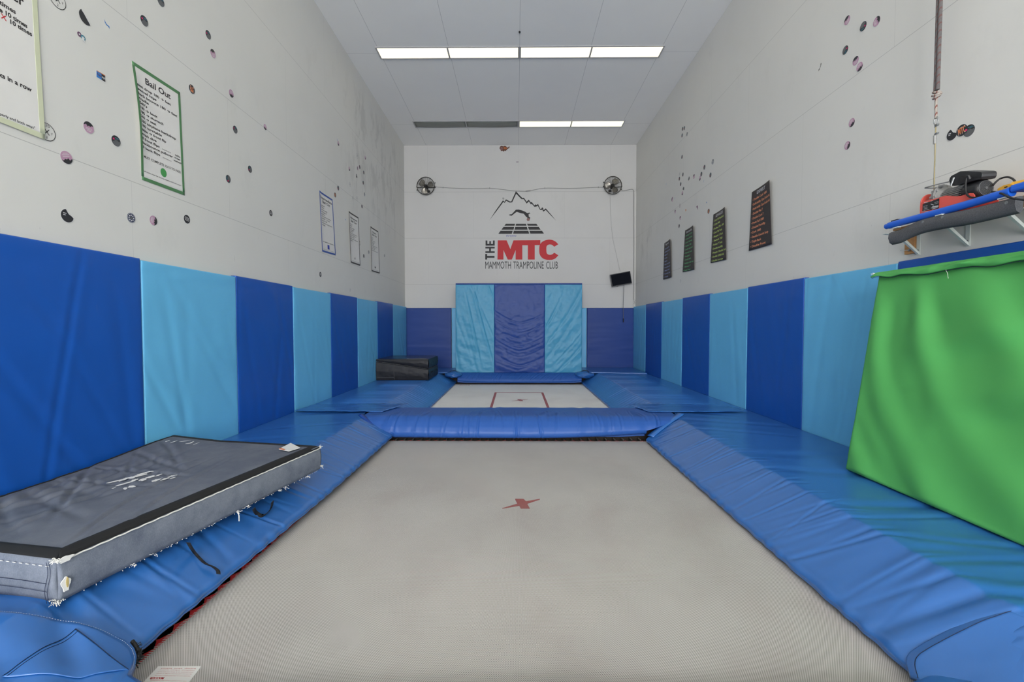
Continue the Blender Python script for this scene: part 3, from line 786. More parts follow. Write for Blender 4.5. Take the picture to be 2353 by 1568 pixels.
b = MB(); X0, X1, Y0, Y1, w = -.457, .578, 6.8, 9.64, .046
for lo, hi in (((X0, Y0, ZB), (X0+w, Y1, ZB+.0015)), ((X1-w, Y0, ZB), (X1, Y1, ZB+.0015)), ((X0+w, Y1-w*.8, ZB), (X1-w, Y1, ZB+.0015))): b.box(lo, hi)
b.build('box_outline', 'bed_red_far', tr2)
b = MB(); b.box((-1.23, 9.83, ZB), (-1.0, 9.88, ZB+.001)); 
b = MB(); write(b, 'MAXAIR', rot_fn((-1.10, 10.88), (-1, 0), (0, -1), ZB+.0015), 0, 0, .08, w=.26, bold=.02); b.build('maker_lettering', 'bed_red_far', tr2)
# care label sewn on the near bed, its writing facing the far end
lab = [onz(364, 1532, ZB+.0015), onz(463, 1532, ZB+.0015), onz(433, 1571, ZB+.0015), onz(330, 1568, ZB+.0015)]
b = MB(); b.poly(lab, (0, 0, .0008)); lb_ = b.build('sewn_label', 'paper', tr1)
la = [np.array(p) for p in (lab[1], lab[0], lab[3], lab[2])]
def labfn(u, v):
    # u runs from the right end to the left, v away from the viewer's side: upside-down writing
    p = (la[0]*(1-u)+la[1]*u)*(v)+(la[3]*(1-u)+la[2]*u)*(1-v); v_ = v
    p = (la[3]*(1-u)+la[2]*u)*v+(la[0]*(1-u)+la[1]*u)*(1-v)
    return (p[0], p[1], p[2]+.0015)
b = MB()
lf = lambda x, y: labfn(x, 1-y) if False else labfn(x, y)
for i, (s_, h_) in enumerate((('FOR YOUR SAFETY READ ALL WARNINGS', .035), ('MAXAIR', .13), ('this bed must be checked before every use', .035), ('do not use with broken strings or hooks', .035), ('one person at a time on the bed', .035), ('replace when worn', .035), ('keep this label', .05))):
    y_ = .88-i*.115-(.05 if i > 1 else 0)
    write(b, s_, lambda x, y: labfn(x, y), .08 if i != 1 else .62, y_-(.06 if i == 1 else 0), h_, w=(.8 if i != 1 else .32), bold=.02 if i == 1 else 0)
b.build('label_print', 'ink_red', lb_ and tr1)

# ================================================================== CEILING LIGHTS
def lamp(x0, x1, y0, label, lit, mat='lamp_on'):
    """eight-foot fixture set flush in the ceiling: frame, dividing bar, two diffusers"""
    r = root('ceiling_light', ((x0+x1)/2, y0+.17, ZC), label, 'ceiling light', 'fluorescent fixtures set in the ceiling')
    y1 = y0+.345; fw = .022; z0 = ZC-.018; xm = (x0+x1)/2
    b = MB(); b.box((x0, y0, z0), (x1, y0+fw, ZC)); b.box((x0, y1-fw, z0), (x1, y1, ZC)); b.box((x0, y0+fw, z0), (x0+fw, y1-fw, ZC)); b.box((x1-fw, y0+fw, z0), (x1, y1-fw, ZC))
    b.box((xm-fw*.6, y0+fw, z0-.003), (xm+fw*.6, y1-fw, ZC)); b.build('frame', 'lamp_frame', r)
    for a, c in ((x0+fw, xm-fw*.6), (xm+fw*.6, x1-fw)):
        d = MB()
        if lit: d.box((a, y0+fw, ZC-.010), (c, y1-fw, ZC-.004)); d.build('diffuser', mat, r)
        else:
            u, v = np.meshgrid(np.linspace(0, 1, 20), np.linspace(0, 1, 4), indexing='ij')
            P = np.stack([a+(c-a)*u, y0+fw+(y1-y0-2*fw)*v, ZC-.010-.03*np.sin(np.pi*u*.5 if a < xm-.1 else np.pi*(.5+.5*u))*(v > .9)*0-.012*np.sin(u*np.pi)], -1)
            Q = P.copy(); Q[..., 2] += .004; d.slab(P, Q); d.build('diffuser', 'lamp_off', r)
XA, XM_, XB = -2.44, .058, 2.558
lamp(XA, XM_-.004, 8.0, 'lit ceiling light in the nearer row, left half', True)
lamp(XM_+.004, XB, 8.0, 'lit ceiling light in the nearer row, right half', True)
lamp(XA, XM_-.004, 10.84, 'unlit grey ceiling light in the far row, left half', False)
lamp(XM_+.004, XB, 10.84, 'lit ceiling light in the far row, right half', True, 'lamp_on2')
for i, y_ in enumerate((5.15, 2.3, -.55, -3.4, -6.2)):      # the rows overhead and behind, out of the picture but lighting the hall
    for a, c, s_ in ((XA, XM_-.004, 'left'), (XM_+.004, XB, 'right')):
        r = root('ceiling_light', ((a+c)/2, y_+.17, ZC), '%s ceiling light in the row %s' % (s_, ('just nearer than the picture shows', 'overhead', 'just behind the camera', 'second behind the camera', 'nearest the doorway')[i]), 'ceiling light', 'fluorescent fixtures set in the ceiling')
        b = MB(); b.box((a, y_, ZC-.018), (c, y_+.022, ZC)); b.box((a, y_+.323, ZC-.018), (c, y_+.345, ZC)); b.build('frame', 'lamp_frame', r)
        b = MB(); b.box((a+.02, y_+.022, ZC-.010), (c-.02, y_+.323, ZC-.004)); b.build('diffuser', 'lamp_on', r)
p = on(1194, 74, 2, ZC-.01)
b = MB(); b.cyl((p.x, p.y, ZC), (p.x, p.y, ZC-.02), .016, seg=12); tag(b.build('ceiling_hook', 'black', origin=(p.x, p.y, ZC)), 'tiny black fitting on the ceiling between the camera and nearer lights', 'fitting')

# ================================================================== GREEN MAT LEANING ON THE RIGHT WALL
gm = root('green_crash_mat', (2.75, 2.6, .01), 'big green crash mat leaning on the right wall under the hoist shelf', 'crash mat')
gO = np.array((2.59, 3.585, .012)); gTop = np.array((2.865, 3.645, 1.565)); gV = gTop-gO; gH = float(np.linalg.norm(gV)); gV = gV/gH
gU = np.array((0, -1., 0)); gN = np.cross(gV, gU); gN = gN/np.linalg.norm(gN)
if gN[0] > 0: gN = -gN
def green_disp(u, v):
    r = np.sqrt(((2.1-u)/1.0)**2+((2.0-v)/1.15)**2)
    ph = r*15+1.2*fbm(u*1.5, v*1.5, 3, 2)
    env = np.clip(1.25-u*.35, .3, 1)*np.clip((1.45-v)/.3+.25, .25, 1)
    h = .026*np.sin(ph)*env*(.55+.45*fbm(u*1.7, v*1.7, 5, 2))
    h += .010*np.sin(ph*1.9+2)*env*np.clip((1.0-u)/.8, .15, 1)*(.5+.5*fbm(u*3, v*2, 6, 2))
    w = (v-.72-.20*(u-.9))
    h += .020*np.exp(-(w/.10)**2)*np.clip((u-.55)/.5, 0, 1)-.020*np.exp(-((w+.17)/.09)**2)*np.clip((u-.65)/.5, 0, 1)
    w = (v-1.12-.30*(u-.9)); h += .018*np.exp(-(w/.09)**2)*np.clip((u-.3)/.5, 0, 1)-.016*np.exp(-((w+.15)/.07)**2)*np.clip((u-.5)/.5, 0, 1)
    h += .010*fbm(u*2, v*2, 1, 3)+.004*np.sin(v*38+3*fbm(v*3, u, 2, 2))*np.exp(-u/.05)
    return h*(.25+.75*np.clip(u/.22, 0, 1))
b = MB(); L_ = 2.7; th = .25
panel(b, gO-gN*th, gU, gV, gN, L_, gH, th, green_disp, 150, 120, .03)
b.build('mat_body', 'green', gm)
# gathered closing flap along the top front edge
n, m = 200, 12; u, v = np.meshgrid(np.linspace(-.006, L_+.0, n), np.linspace(0, 1, m), indexing='ij')
wv = .010*fbm(u*5, u*0, 2, 3)+.006*np.sin(u*21+2*np.sin(u*5)); wid = .050+.022*np.clip(u/1.6, 0, 1)+.008*fbm(u*4, u*0+9, 4, 2)
out = (.012+.040*np.sin(np.pi*v*.75))*(.7+.3*fbm(u*7, v*2, 5, 2))
P = gO+u[..., None]*gU+(gH-.004-v*wid+wv*v)[..., None]*gV+(out+.006)[..., None]*gN
Q = P-gN*.010+gV*.004
b = MB(); b.slab(P, Q, True); b.build('top_hem_flap', 'green', gm)
b = MB(); e_ = [tuple(q) for q in (P[::2, -1]-gV*.004-gN*.006)]; b.tube(e_, .0018, 5); b.build('hem_seam', 'seam', gm)
b = MB(); p0 = Vector(P[46, -1]); b.tube([p0, p0+Vector((-.012, -.012, -.004)), p0+Vector((-.018, -.03, -.025)), p0+Vector((-.016, -.035, -.06))], .0010, 5)
p0 = Vector(P[1, 2]); 
for k in range(5): b.tube([p0, p0+Vector((rng.uniform(-.02, 0), rng.uniform(.005, .03), rng.uniform(-.01, .012)))], .0012, 4)
b.build('loose_thread', 'fray', gm)

# ================================================================== GREY DENIM CRASH MAT ON THE LEFT
dm = root('denim_crash_mat', (-2.3, 2.9, 0), 'worn grey denim-covered crash mat with black trim lying on left floor pad', 'crash mat')
dN = np.array((-1.886, 1.822)); dU = np.array((.182, .983)); dV = np.array((-.983, .182)); DL, DT = 1.78, .192
def dpt(s, t, z):
    """point on the mat: s along its long front edge, t towards the wall"""
    s = np.asarray(s, float); t = np.asarray(t, float)
    x = dN[0]+dU[0]*s+dV[0]*t; y = dN[1]+dU[1]*s+dV[1]*t
    lim = -2.918; over = np.clip(lim-x, 0, None)
    return np.stack([np.maximum(x, lim)+0*y, y, z+over*.10], -1)
def wmax(s): # how far the mat reaches before the wall stops it
    x0_ = dN[0]+dU[0]*s; return min(1.44, (x0_+2.918)/.983)
ns, nt = 150, 120
S = np.repeat(np.linspace(0, DL, ns)[:, None], nt, 1); tm = np.array([wmax(s) for s in S[:, 0]]); Tt = tm[:, None]*np.linspace(0, 1, nt)[None]
edge = np.minimum(np.minimum(S, DL-S), np.minimum(Tt, tm[:, None]-Tt))
base = DT-.012*np.exp(-(edge/.02)**2)+.010*fbm(S*1.5, Tt*1.5, 2, 2)*np.clip(edge/.1, 0, 1)
base = base+.028*np.exp(-((S-1.62)/.45)**2)*np.clip((Tt-.9)/.5, 0, 1)-.012*np.clip((Tt-.2)/.5, 0, 1)*np.exp(-((S-.75)/.4)**2)
cre = folds(Tt-.25*(S-.8), S/DL, 11, .25, 1.5, 31, (.015, .04), (.005, .013), .5, .05, .75, .8)
cre += folds(S-.5*(Tt-.7)**1, Tt/1.5, 10, .1, 1.3, 33, (.02, .05), (.005, .012), .8, .3, .95, .6)
base = base+cre*np.clip(edge/.12, 0, 1)
P = dpt(S, Tt, base)
b = MB(); Q = P.copy(); Q[..., 2] -= .02; b.slab(P, Q, True); b.build('canvas_top', 'denim_top', dm)
# side walls
def sidewall(ss, tt, zt, off, bulge=.012):
    m_ = 9; rows = []
    for k in range(m_):
        w = k/(m_-1); bl = bulge*math.sin(w*math.pi)+.003
        sx = ss+off[0]*bl; ty = tt+off[1]*bl
        zz = zt*w+.004*(1-w)
        rows.append(dpt(sx, ty, zz))
    return np.stack(rows, 1)
sB = np.linspace(0, DL, ns)
z_front = base[:, 0]; P0 = sidewall(sB, np.zeros(ns), z_front+.002, (0, -1))
P0[..., 2] += .006*fbm(P0[..., 1]*3, P0[..., 2]*4, 3, 2)
b = MB(); b.slab(P0, P0-np.array([*(-dV*-1), 0])*0+np.array([dV[0], dV[1], 0])*.02, True)
tB = np.linspace(0, tm[0], 60); P1 = sidewall(np.zeros(60), tB, np.interp(tB, Tt[0], base[0])+.002, (-1, 0)); b.slab(P1, P1+np.array([dU[0], dU[1], 0])*.02, True)
tB2 = np.linspace(0, tm[-1], 60); P2 = sidewall(np.full(60, DL), tB2, np.interp(tB2, Tt[-1], base[-1])+.002, (1, 0)); b.slab(P2, P2-np.array([dU[0], dU[1], 0])*.02, True)
P3 = sidewall(sB, tm, base[:, -1], (0, 0)); b.slab(P3, P3-np.array([dV[0], dV[1], 0])*.02, True)
b.slab(dpt(S[::10, ::10], Tt[::10, ::10], .012), dpt(S[::10, ::10], Tt[::10, ::10], .003), True)
b.build('denim_side', 'denim', dm)
# black webbing trim on top edges
def band(s_, t_a, t_b, lift=.004):
    Z = lambda s, t: np.array([[np.interp(tt, Tt[i], base[i]) for tt in row] for i, row in zip(np.clip((s[:, 0]/DL*(ns-1)).round().astype(int), 0, ns-1), t)])
    return Z
def ztop(s, t):
    i = np.clip((np.asarray(s)/DL*(ns-1)).astype(int), 0, ns-1); j = np.clip((np.asarray(t)/tm[i]*(nt-1)).astype(int), 0, nt-1)
    return base[i, j]
b = MB()
def tb(s0, s1, t0, t1, n=150, m=5):
    u, v = np.meshgrid(np.linspace(0, 1, n), np.linspace(0, 1, m), indexing='ij')
    s = (s0(u) if callable(s0) else s0)*(1-v)+(s1(u) if callable(s1) else s1)*v; t = (t0(u) if callable(t0) else t0)*(1-v)+(t1(u) if callable(t1) else t1)*v
    P_ = dpt(s, t, ztop(s, t)+.005); b.slab(P_, P_-np.array([0, 0, .008]), True)
tb(lambda u: u*DL, lambda u: .05+u*(DL-.1), -.006, .055)
tb(0, .055, lambda u: u*tm[0], lambda u: .05+u*(tm[0]-.05))
tb(DL-.0, DL-.05, lambda u: u*tm[-1], lambda u: .05+u*(tm[-1]-.05))
tmf = lambda u: np.interp(u*DL, sB, tm)
tb(lambda u: u*DL, lambda u: u*DL, lambda u: tmf(u)-.035, lambda u: tmf(u)-.002)
b.build('edge_trim', 'trim_black', dm)
# white piping along the top of the side
b = MB(); rr = random.Random(3)
pp = [Vector(dpt(s, -.010, ztop(s, 0)-.008+.0012*math.sin(s*90))) for s in np.linspace(0, DL, 160)]; b.tube(pp, .0035, 6)
pp = [Vector(dpt(-.016, t, ztop(0, t)-.022)) for t in np.linspace(.02, tm[0], 60)]
for i in range(0, 58, 2): b.tube([pp[i], pp[i].lerp(pp[i+1], .9)], .0014, 5)
b.build('white_piping', 'fray', dm)
# seams on the near side face
b = MB()
for zz in (.085, .052): b.tube([Vector(dpt(-.019, t, zz-.05*0+.004*math.sin(t*9))) for t in np.linspace(.03, tm[0], 40)], .0010, 5)
for dt in (.018, .032): b.tube([Vector(dpt(-.018, dt+.010*math.sin(w*6), .004+w*(DT-.02))) for w in np.linspace(0, 1, 12)], .0009, 5)
b.build('side_seam', 'seam', dm)
# frayed threads along the bottom and worn corners
b = MB()
def tuft(c, n, r, l):
    for _ in range(n):
        p = Vector(c)+Vector((rr.uniform(-r, r), rr.uniform(-r, r), rr.uniform(-r*.5, r*.5))); q = p+Vector((rr.uniform(-l, l), rr.uniform(-l, l)*.8, rr.uniform(-l*.9, l*.3)))
        b.tube([p, p.lerp(q, .5)+Vector((0, 0, .002)), q], rr.uniform(.0008, .002), 4)
for s in np.linspace(.0, DL, 150):
    if rr.random() < .5: tuft(dpt(s, -.014, .006), 1, .004, .006)
for s in (.30, .40, .93, 1.02, 1.30, 1.36, 1.6): tuft(dpt(s, -.016, .004), 7, .009, .016)
tuft(dpt(-.012, -.008, .185), 40, .011, .014); tuft(dpt(-.004, .0, .010), 44, .016, .016); tuft(dpt(DL, -.008, .185), 26, .012, .018); tuft(dpt(DL, -.008, .03), 22, .012, .02)
p0 = Vector(dpt(.93, -.016, .005)); b.tube([p0, p0+Vector((.012, -.01, -.02)), p0+Vector((.018, -.02, -.05))], .003, 5)
tag(b.build('frayed_edge', 'fray', dm), kind='stuff')
b = MB()
for zc_, h_ in ((.073, .030), (.178, .012)):
    c = Vector(dpt(.014, -.020, zc_)); u_, v_ = Vector((dU[0], dU[1], 0)), Vector((0, 0, 1))
    pts = [c+u_*(.016 if zc_ < .1 else .03)*math.cos(a)*(1+.25*math.sin(3*a))+v_*h_*math.sin(a)*(1+.12*math.sin(5*a)) for a in [2*math.pi*k/18 for k in range(18)]]
    b.poly(pts, tuple(-.004*np.array([dV[0], dV[1], 0])))
b.build('worn_patch', 'fray', dm)
b = MB(); c = Vector(dpt(.018, -.0235, .08)); b.poly([c+u_*.005*math.cos(a)+v_*.022*math.sin(a) for a in [2*math.pi*k/14 for k in range(14)]], tuple(-.002*np.array([dV[0], dV[1], 0]))); b.build('exposed_backing', 'tan', dm)
# handles
def strap(pts, w, th=.004):
    b = MB(); P_ = []
    n_ = len(pts)
    for i, (p, wd) in enumerate(pts):
        P_.append([Vector(p)-Vector(wd)*w/2, Vector(p)+Vector(wd)*w/2])
    P_ = np.array([[tuple(a), tuple(c)] for a, c in P_]); nrm = np.array([0, 0, th]); b.slab(P_+nrm, P_, True); return b
def lowpt(px, py, z=.0): return tuple(on_pad(px, py, .012))
# closed loop handle
lp = bez([tuple(on(583, 1170, 2, .01)), lowpt(589, 1180, -.02), lowpt(603, 1187, -.03), lowpt(616, 1178, -.02), lowpt(624, 1166, -.005), tuple(on(626, 1154, 2, .012))], 16)
strap([(p, (.7, .1, .7)) for p in lp], .024).build('handle_strap', 'trim_black', dm)
lp = bez([tuple(on(433, 1249, 2, .012)), lowpt(446, 1270, -.006), lowpt(470, 1295, -.022), lowpt(488, 1303, -.032), lowpt(500, 1312, -.038), lowpt(502, 1320, -.04)], 16)
strap([(p, (.9, -.35, .1)) for p in lp], .034).build('handle_strap', 'trim_black', dm)
# sewn label at the far corner
def top_at(px, py): 
    p = on(px, py, 2, .2); q = np.array([p.x, p.y])-dN; s = float(q@dU); t_ = float(q@dV); return s, t_
b = MB(); cs = [top_at(*p) for p in ((641, 1033), (664, 1038), (690, 1030), (668, 1019))]
b.poly([Vector(dpt(s, t_, .2)) for s, t_ in cs], (0, 0, .003)); lbl = b.build('care_label', 'paper', dm)
b = MB(); cs2 = [top_at(*p) for p in ((641, 1033), (653, 1036), (656, 1034), (645, 1031))]; b.poly([Vector(dpt(s, t_, .2035)) for s, t_ in cs2], (0, 0, .001)); b.build('orange_flash', 'st_orange', lbl and dm)
# worn white print: broken letter fragments
b = MB()
def blob(px, py, rx, ry, k, rot=0):
    s, t_ = top_at(px, py); r2 = random.Random(k); pts = []
    for i in range(14):
        a = 2*math.pi*i/14; q = 1+r2.uniform(-.3, .3); ca, sa = rx*q*math.cos(a), ry*q*math.sin(a)
        pts.append(Vector(dpt(s+ca*math.cos(rot)-sa*math.sin(rot), t_+ca*math.sin(rot)+sa*math.cos(rot), float(ztop(min(max(s, 0), DL-.01), t_))+.0035)))
    b.poly(pts, (0, 0, .0008))
for i, (px, py, rx, ry, ro) in enumerate(((266, 1101, .05, .012, -.3), (283, 1098, .035, .014, .3), (300, 1094, .02, .03, .1), (318, 1089, .06, .018, -.4), (335, 1083, .05, .014, -.2), (329, 1098, .03, .018, .5), (345, 1092, .03, .02, 0), (358, 1102, .035, .02, .2), (375, 1098, .04, .015, -.3), (390, 1091, .05, .012, -.5), (263, 1114, .014, .014, 0), (280, 1111, .04, .012, -.2), (297, 1106, .04, .012, -.2), (288, 1117, .03, .01, .8), (303, 1112, .02, .022, 0), (310, 1101, .02, .014, 0), (365, 1088, .03, .01, .2), (352, 1078, .03, .009, -.3), (397, 1096, .02, .008, 0))):
    blob(px, py, rx*.85, ry*.95, i, ro)
for i, (px, py, rx, ry, ro) in enumerate(((385, 1018, .03, .008, .2), (400, 1019, .05, .006, .2), (426, 1016, .045, .009, -.7), (434, 1020, .03, .008, -.7), (440, 1018, .05, .006, .3), (450, 1020, .05, .004, .2))):
    blob(px, py, rx*.8, ry, 40+i, ro)
b.build('worn_print', 'paper', dm)

# ================================================================== BLACK WEDGE BLOCK AT THE BACK LEFT
bw = root('folding_wedge_block', (-2.38, 9.95, 0), 'black vinyl block of two wedges stacked, in the back left corner', 'foam block')
bx0, bx1, by0, by1, bz = -2.935, -1.84, 9.5, 10.6, .46
def wedge(name, zl0, zr0, zl1, zr1, mats, seed):
    """solid between two sloping planes, z given at the left (l) and right (r) ends"""
    b = MB(); n = 26
    u, v = np.meshgrid(np.linspace(0, 1, n), np.linspace(0, 1, n), indexing='ij'); X = bx0+(bx1-bx0)*u; Y = by0+(by1-by0)*v
    e = np.minimum(np.minimum(u, 1-u), np.minimum(v, 1-v))*1.1; rd = .012*np.exp(-(e/.02)**2)
    top = zl1+(zr1-zl1)*u-rd+.004*fbm(X*4, Y*4, seed, 2)*(e > .02); bot = zl0+(zr0-zl0)*u+rd*.6
    b.add(np.stack([X, Y, top], -1).reshape(-1, 3).tolist(), [(i*n+j, (i+1)*n+j, (i+1)*n+j+1, i*n+j+1) for i in range(n-1) for j in range(n-1)], True, 1)
    b.grid(np.stack([X, Y, bot], -1), True, 0, True)
    def face(us, vs, nx, ny):
        m = 14; w = np.linspace(0, 1, m); k = len(us)
        T_ = zl1+(zr1-zl1)*us-.012; B_ = zl0+(zr0-zl0)*us+.007; Z = B_[:, None]+(T_-B_)[:, None]*w
        A = (bx0+(bx1-bx0)*us)[:, None]+0*w; Bv = (by0+(by1-by0)*vs)[:, None]+0*w
        c_ = us if ny else vs
        g = (.012*np.sin(np.pi*w)[None]+.006*ridge(c_[:, None]*7+Z*4, Z*16, seed, 3)*np.sin(np.pi*w)[None])*np.clip((T_-B_)/.15, .2, 1)[:, None]
        b.grid(np.stack([A+nx*g, Bv+ny*g, Z], -1), True, 0)
    l = np.linspace(0, 1, 60)
    face(l, np.zeros(60), 0, -1); face(l, np.ones(60), 0, 1); face(np.zeros(60), l, -.2, 0); face(np.ones(60), l, 1, 0)
    return b
b = wedge('lower', .004, .004, .40, .235, None, 3); b.build('lower_wedge', ['blackvinyl', 'blackvinyl'], bw)
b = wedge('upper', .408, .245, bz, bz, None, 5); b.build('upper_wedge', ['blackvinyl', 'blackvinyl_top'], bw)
b = MB(); b.tube([(bx0, by0-.012, .404), (bx1+.004, by0-.014, .24), (bx1+.012, by1, .24)], .004, 5)
b.tube([(bx0+.38, by0-.018, .02), (bx0+.375, by0-.020, .17), (bx0+.38, by0-.018, .34)], .003, 5); b.tube([(bx0, by0-.014, .07), (bx0+.38, by0-.018, .065)], .003, 5)
b.build('seam_piping', 'st_grey', bw)
for y_ in (9.78, 10.3):
    b = MB(); b.tube([(bx1+.014, y_-.06, .15), (bx1+.035, y_-.04, .17), (bx1+.035, y_+.04, .17), (bx1+.014, y_+.06, .15)], .008, 6); b.build('carry_handle', 'black', bw)

# ================================================================== WALL SHELF WITH HOIST (RIGHT)
SX = 2.90
sh = root('wall_shelf', (3.05, 2.9, 1.88), 'bracketed wall shelf at right with blue padded edge and grey foam strip', 'shelf')
b = MB(); b.box((2.935, 1.7, 1.880), (XR, 3.60, 1.897)); b.build('plank', 'ply', sh, bevel=.003)
def Pxy(px, py, X): return tuple(on(px, py, 0, X))
b = MB(); ps = [Pxy(2037, 521, 2.885), Pxy(2060, 514, 2.885), Pxy(2120, 498, 2.88), Pxy(2180, 482, 2.88), Pxy(2240, 465, 2.88), Pxy(2290, 450, 2.88), Pxy(2326, 440, 2.885)]
pth = [Vector(p) for p in bez([Vector(p) for p in ps], 40)]
b.tube(pth, [.021]*3+[.025]*34+[.029]*3, 14)
b.build('blue_padded_edge', 'board_blue', sh)
b = MB(); b.box((2.86, 1.6, 1.915), (3.05, 2.695, 1.958)); b.build('blue_pad_end', 'board_blue', sh, bevel=.012)
b = MB(); ps = [Pxy(2042, 548, 2.85), Pxy(2062, 543, 2.85), Pxy(2090, 529, 2.85), Pxy(2120, 518, 2.85), Pxy(2165, 508, 2.85), Pxy(2220, 498, 2.85), Pxy(2290, 481, 2.85), Pxy(2333, 470, 2.85)]
pth = [Vector(p) for p in bez(ps, 40)]
# flattened foam tube section
rows = []
for p in pth: rows.append([(p.x+.024+dx, p.y, p.z+dz) for dx, dz in ((-.002, .048), (-.024, .036), (-.028, .000), (-.016, -.036), (.006, -.050), (.022, -.03), (.022, .048))])
A_ = np.array(rows); b.grid(A_, True, 0, cv=True); b.add([tuple(v) for v in rows[0]], [tuple(range(7))]); b.add([tuple(v) for v in rows[-1]], [tuple(range(7))[::-1]])
foam = b.build('grey_foam_strip', 'foam_tape', sh)
for px, py in ((2120, 510), (2164.5, 499), (2312, 466)):
    p = Vector(Pxy(px, py, 2.847)); b = MB(); b.cyl(p, p+Vector((.008, 0, 0)), .0095, seg=14); b.cyl(p-Vector((.003, 0, 0)), p+Vector((.002, 0, 0)), .004, seg=8); b.build('bolt_washer', 'chrome', sh)
for px, py in ((2058, 523), (2157, 494.5), (2303, 455.5)):
    p = Vector(Pxy(px, py, 2.855)); b = MB(); b.box((p.x-.004, p.y-.024, p.z-.003), (p.x+.02, p.y+.024, p.z+.003)); b.build('cable_tie', 'white_paint', sh)
b = MB(); p = Vector(Pxy(2052, 508, 2.9)); b.box((p.x, p.y-.04, p.z-.004), (p.x+.1, p.y+.02, p.z+.006)); b.build('end_clamp', 'black', sh)
for y_, wood in ((3.668, True), (3.272, False), (2.88, False), (2.2, False)):
    br = MB(); br.box((XR-.006, y_-.016, 1.705), (XR-.001, y_+.016, 1.872)); br.box((2.92, y_-.014, 1.868), (XR-.001, y_+.014, 1.875))
    d0 = Vector((XR-.006, y_, 1.71)); d1 = Vector((3.02, y_, 1.873))
    br.add([d0+Vector((0, -.010, .0)), d0+Vector((0, .010, .0)), d0+Vector((0, .010, .02)), d0+Vector((0, -.010, .02)), d1+Vector((0, -.010, -.012)), d1+Vector((0, .010, -.012)), d1+Vector((0.02, .010, 0)), d1+Vector((0.02, -.010, 0))],
           [(0, 1, 2, 3), (4, 7, 6, 5), (0, 4, 5, 1), (3, 2, 6, 7), (1, 5, 6, 2), (0, 3, 7, 4)])
    bo = br.build('bracket', 'white_paint', sh)
    b = MB(); b.cyl((XR-.008, y_-.0, 1.745), (XR-.001, y_, 1.745), .006, seg=10); b.build('screw', 'chrome', bo) if False else b.build('screw', 'chrome', sh)
b = MB(); b.box((XR-.022, 3.688, 1.725), (XR-.001, 3.776, 1.875)); b.build('wood_backing', 'ply', sh)
p = Vector(Pxy(2090, 575, XR-.024)); b = MB(); b.cyl(p, p-Vector((.006, 0, 0)), .011, seg=14); b.cyl(p-Vector((.006, 0, 0)), p-Vector((.05, -.03, -.002)), .0028, seg=6)
tag(b.build('screw_hook', 'chrome', origin=tuple(p)), 'small metal screw hook on the wood block under the shelf', 'hook')

ho = root('electric_hoist', (3.03, 3.2, 1.9), 'red and black electric hoist with grey motor standing on the wall shelf', 'hoist')
Zo = lambda x, y: (2100+x/9.3, 380+y/9.3)
def HP(x, y, X): return tuple(on(*Zo(x, y), 0, X))
red = [(128, 1075), (128, 900), (135, 825), (165, 788), (545, 690), (620, 662), (680, 648), (780, 655), (900, 664), (1020, 650), (1120, 618), (1200, 595), (1262, 600), (1295, 635), (1302, 700), (1300, 790)]
b = MB(); b.poly([HP(x, y, 2.955) for x, y in red], (.004, 0, 0))
b.box((2.957, 3.01, 1.897), (3.11, 3.44, 1.902)); b.poly([Vector(HP(x, y, 2.955))+Vector((.15, 0, 0)) for x, y in red], (.004, 0, 0))
b.build('red_frame', 'hoist_red', ho)
b = MB(); b.poly([HP(x, y, 2.952) for x, y in ((188, 830), (540, 706), (528, 920), (183, 985))], (.001, 0, 0)); pl = b.build('rating_plate', 'plastic_black', ho)
b = MB()
for x0_, y0_, x1_, y1_, w_ in ((215, 800, 300, 785, 10), (205, 880, 290, 860, 5), (205, 905, 280, 890, 5), (205, 935, 295, 915, 5), (205, 965, 330, 940, 6), (360, 770, 400, 755, 6), (360, 830, 420, 850, 12), (440, 800, 520, 770, 6), (440, 830, 520, 800, 6), (390, 890, 520, 865, 14), (365, 915, 520, 880, 10), (390, 935, 505, 905, 10), (170, 995, 340, 985, 7)):
    b.poly([HP(x0_, y0_-w_/2, 2.9505), HP(x1_, y1_-w_/2, 2.9505), HP(x1_, y1_+w_/2, 2.9505), HP(x0_, y0_+w_/2, 2.9505)], (.0008, 0, 0))
b.build('plate_print', 'st_white', ho)
AX, AZ = 3.045, 2.037
def ring_path(c, r, n=28, ax='y'):
    return [(c[0]+r*math.cos(2*math.pi*k/n), c[1], c[2]+r*math.sin(2*math.pi*k/n)) for k in range(n)]
b = MB()
for y_, r_0, z_0 in ((3.41, .063, 2.045), (3.335, .066, 2.025)):
    b.tube(ring_path((AX, y_, z_0), r_0), .005, 6, closed=True); b.cyl((AX, y_-.003, z_0), (AX, y_+.003, z_0), r_0-.002, seg=32)
b.build('drum_flange', 'hoist_red', ho)
b = MB(); b.cyl((AX, 3.338, 2.025), (AX, 3.422, 2.03), .040, seg=20)
for k in range(10): b.tube(ring_path((AX, 3.343+k*.008, 2.028), .043, 20), .0035, 5, closed=True)
b.build('cable_drum', 'chrome', ho)
b = MB(); b.cyl((AX, 3.295, 2.065), (AX, 3.322, 2.065), .082, .074, seg=22); b.cyl((AX, 3.265, 2.05), (AX, 3.295, 2.055), .060, .072, seg=22)
for k in range(6):
    a = math.pi*k/5; b.cyl((AX+.070*math.cos(a), 3.285, 2.062+.070*math.sin(a)), (AX+.070*math.cos(a), 3.328, 2.062+.070*math.sin(a)), .009, seg=8)
b.build('gear_housing', 'alu', ho)
b = MB(); b.cyl((AX, 3.11, AZ), (AX, 3.27, AZ), .052, seg=28)
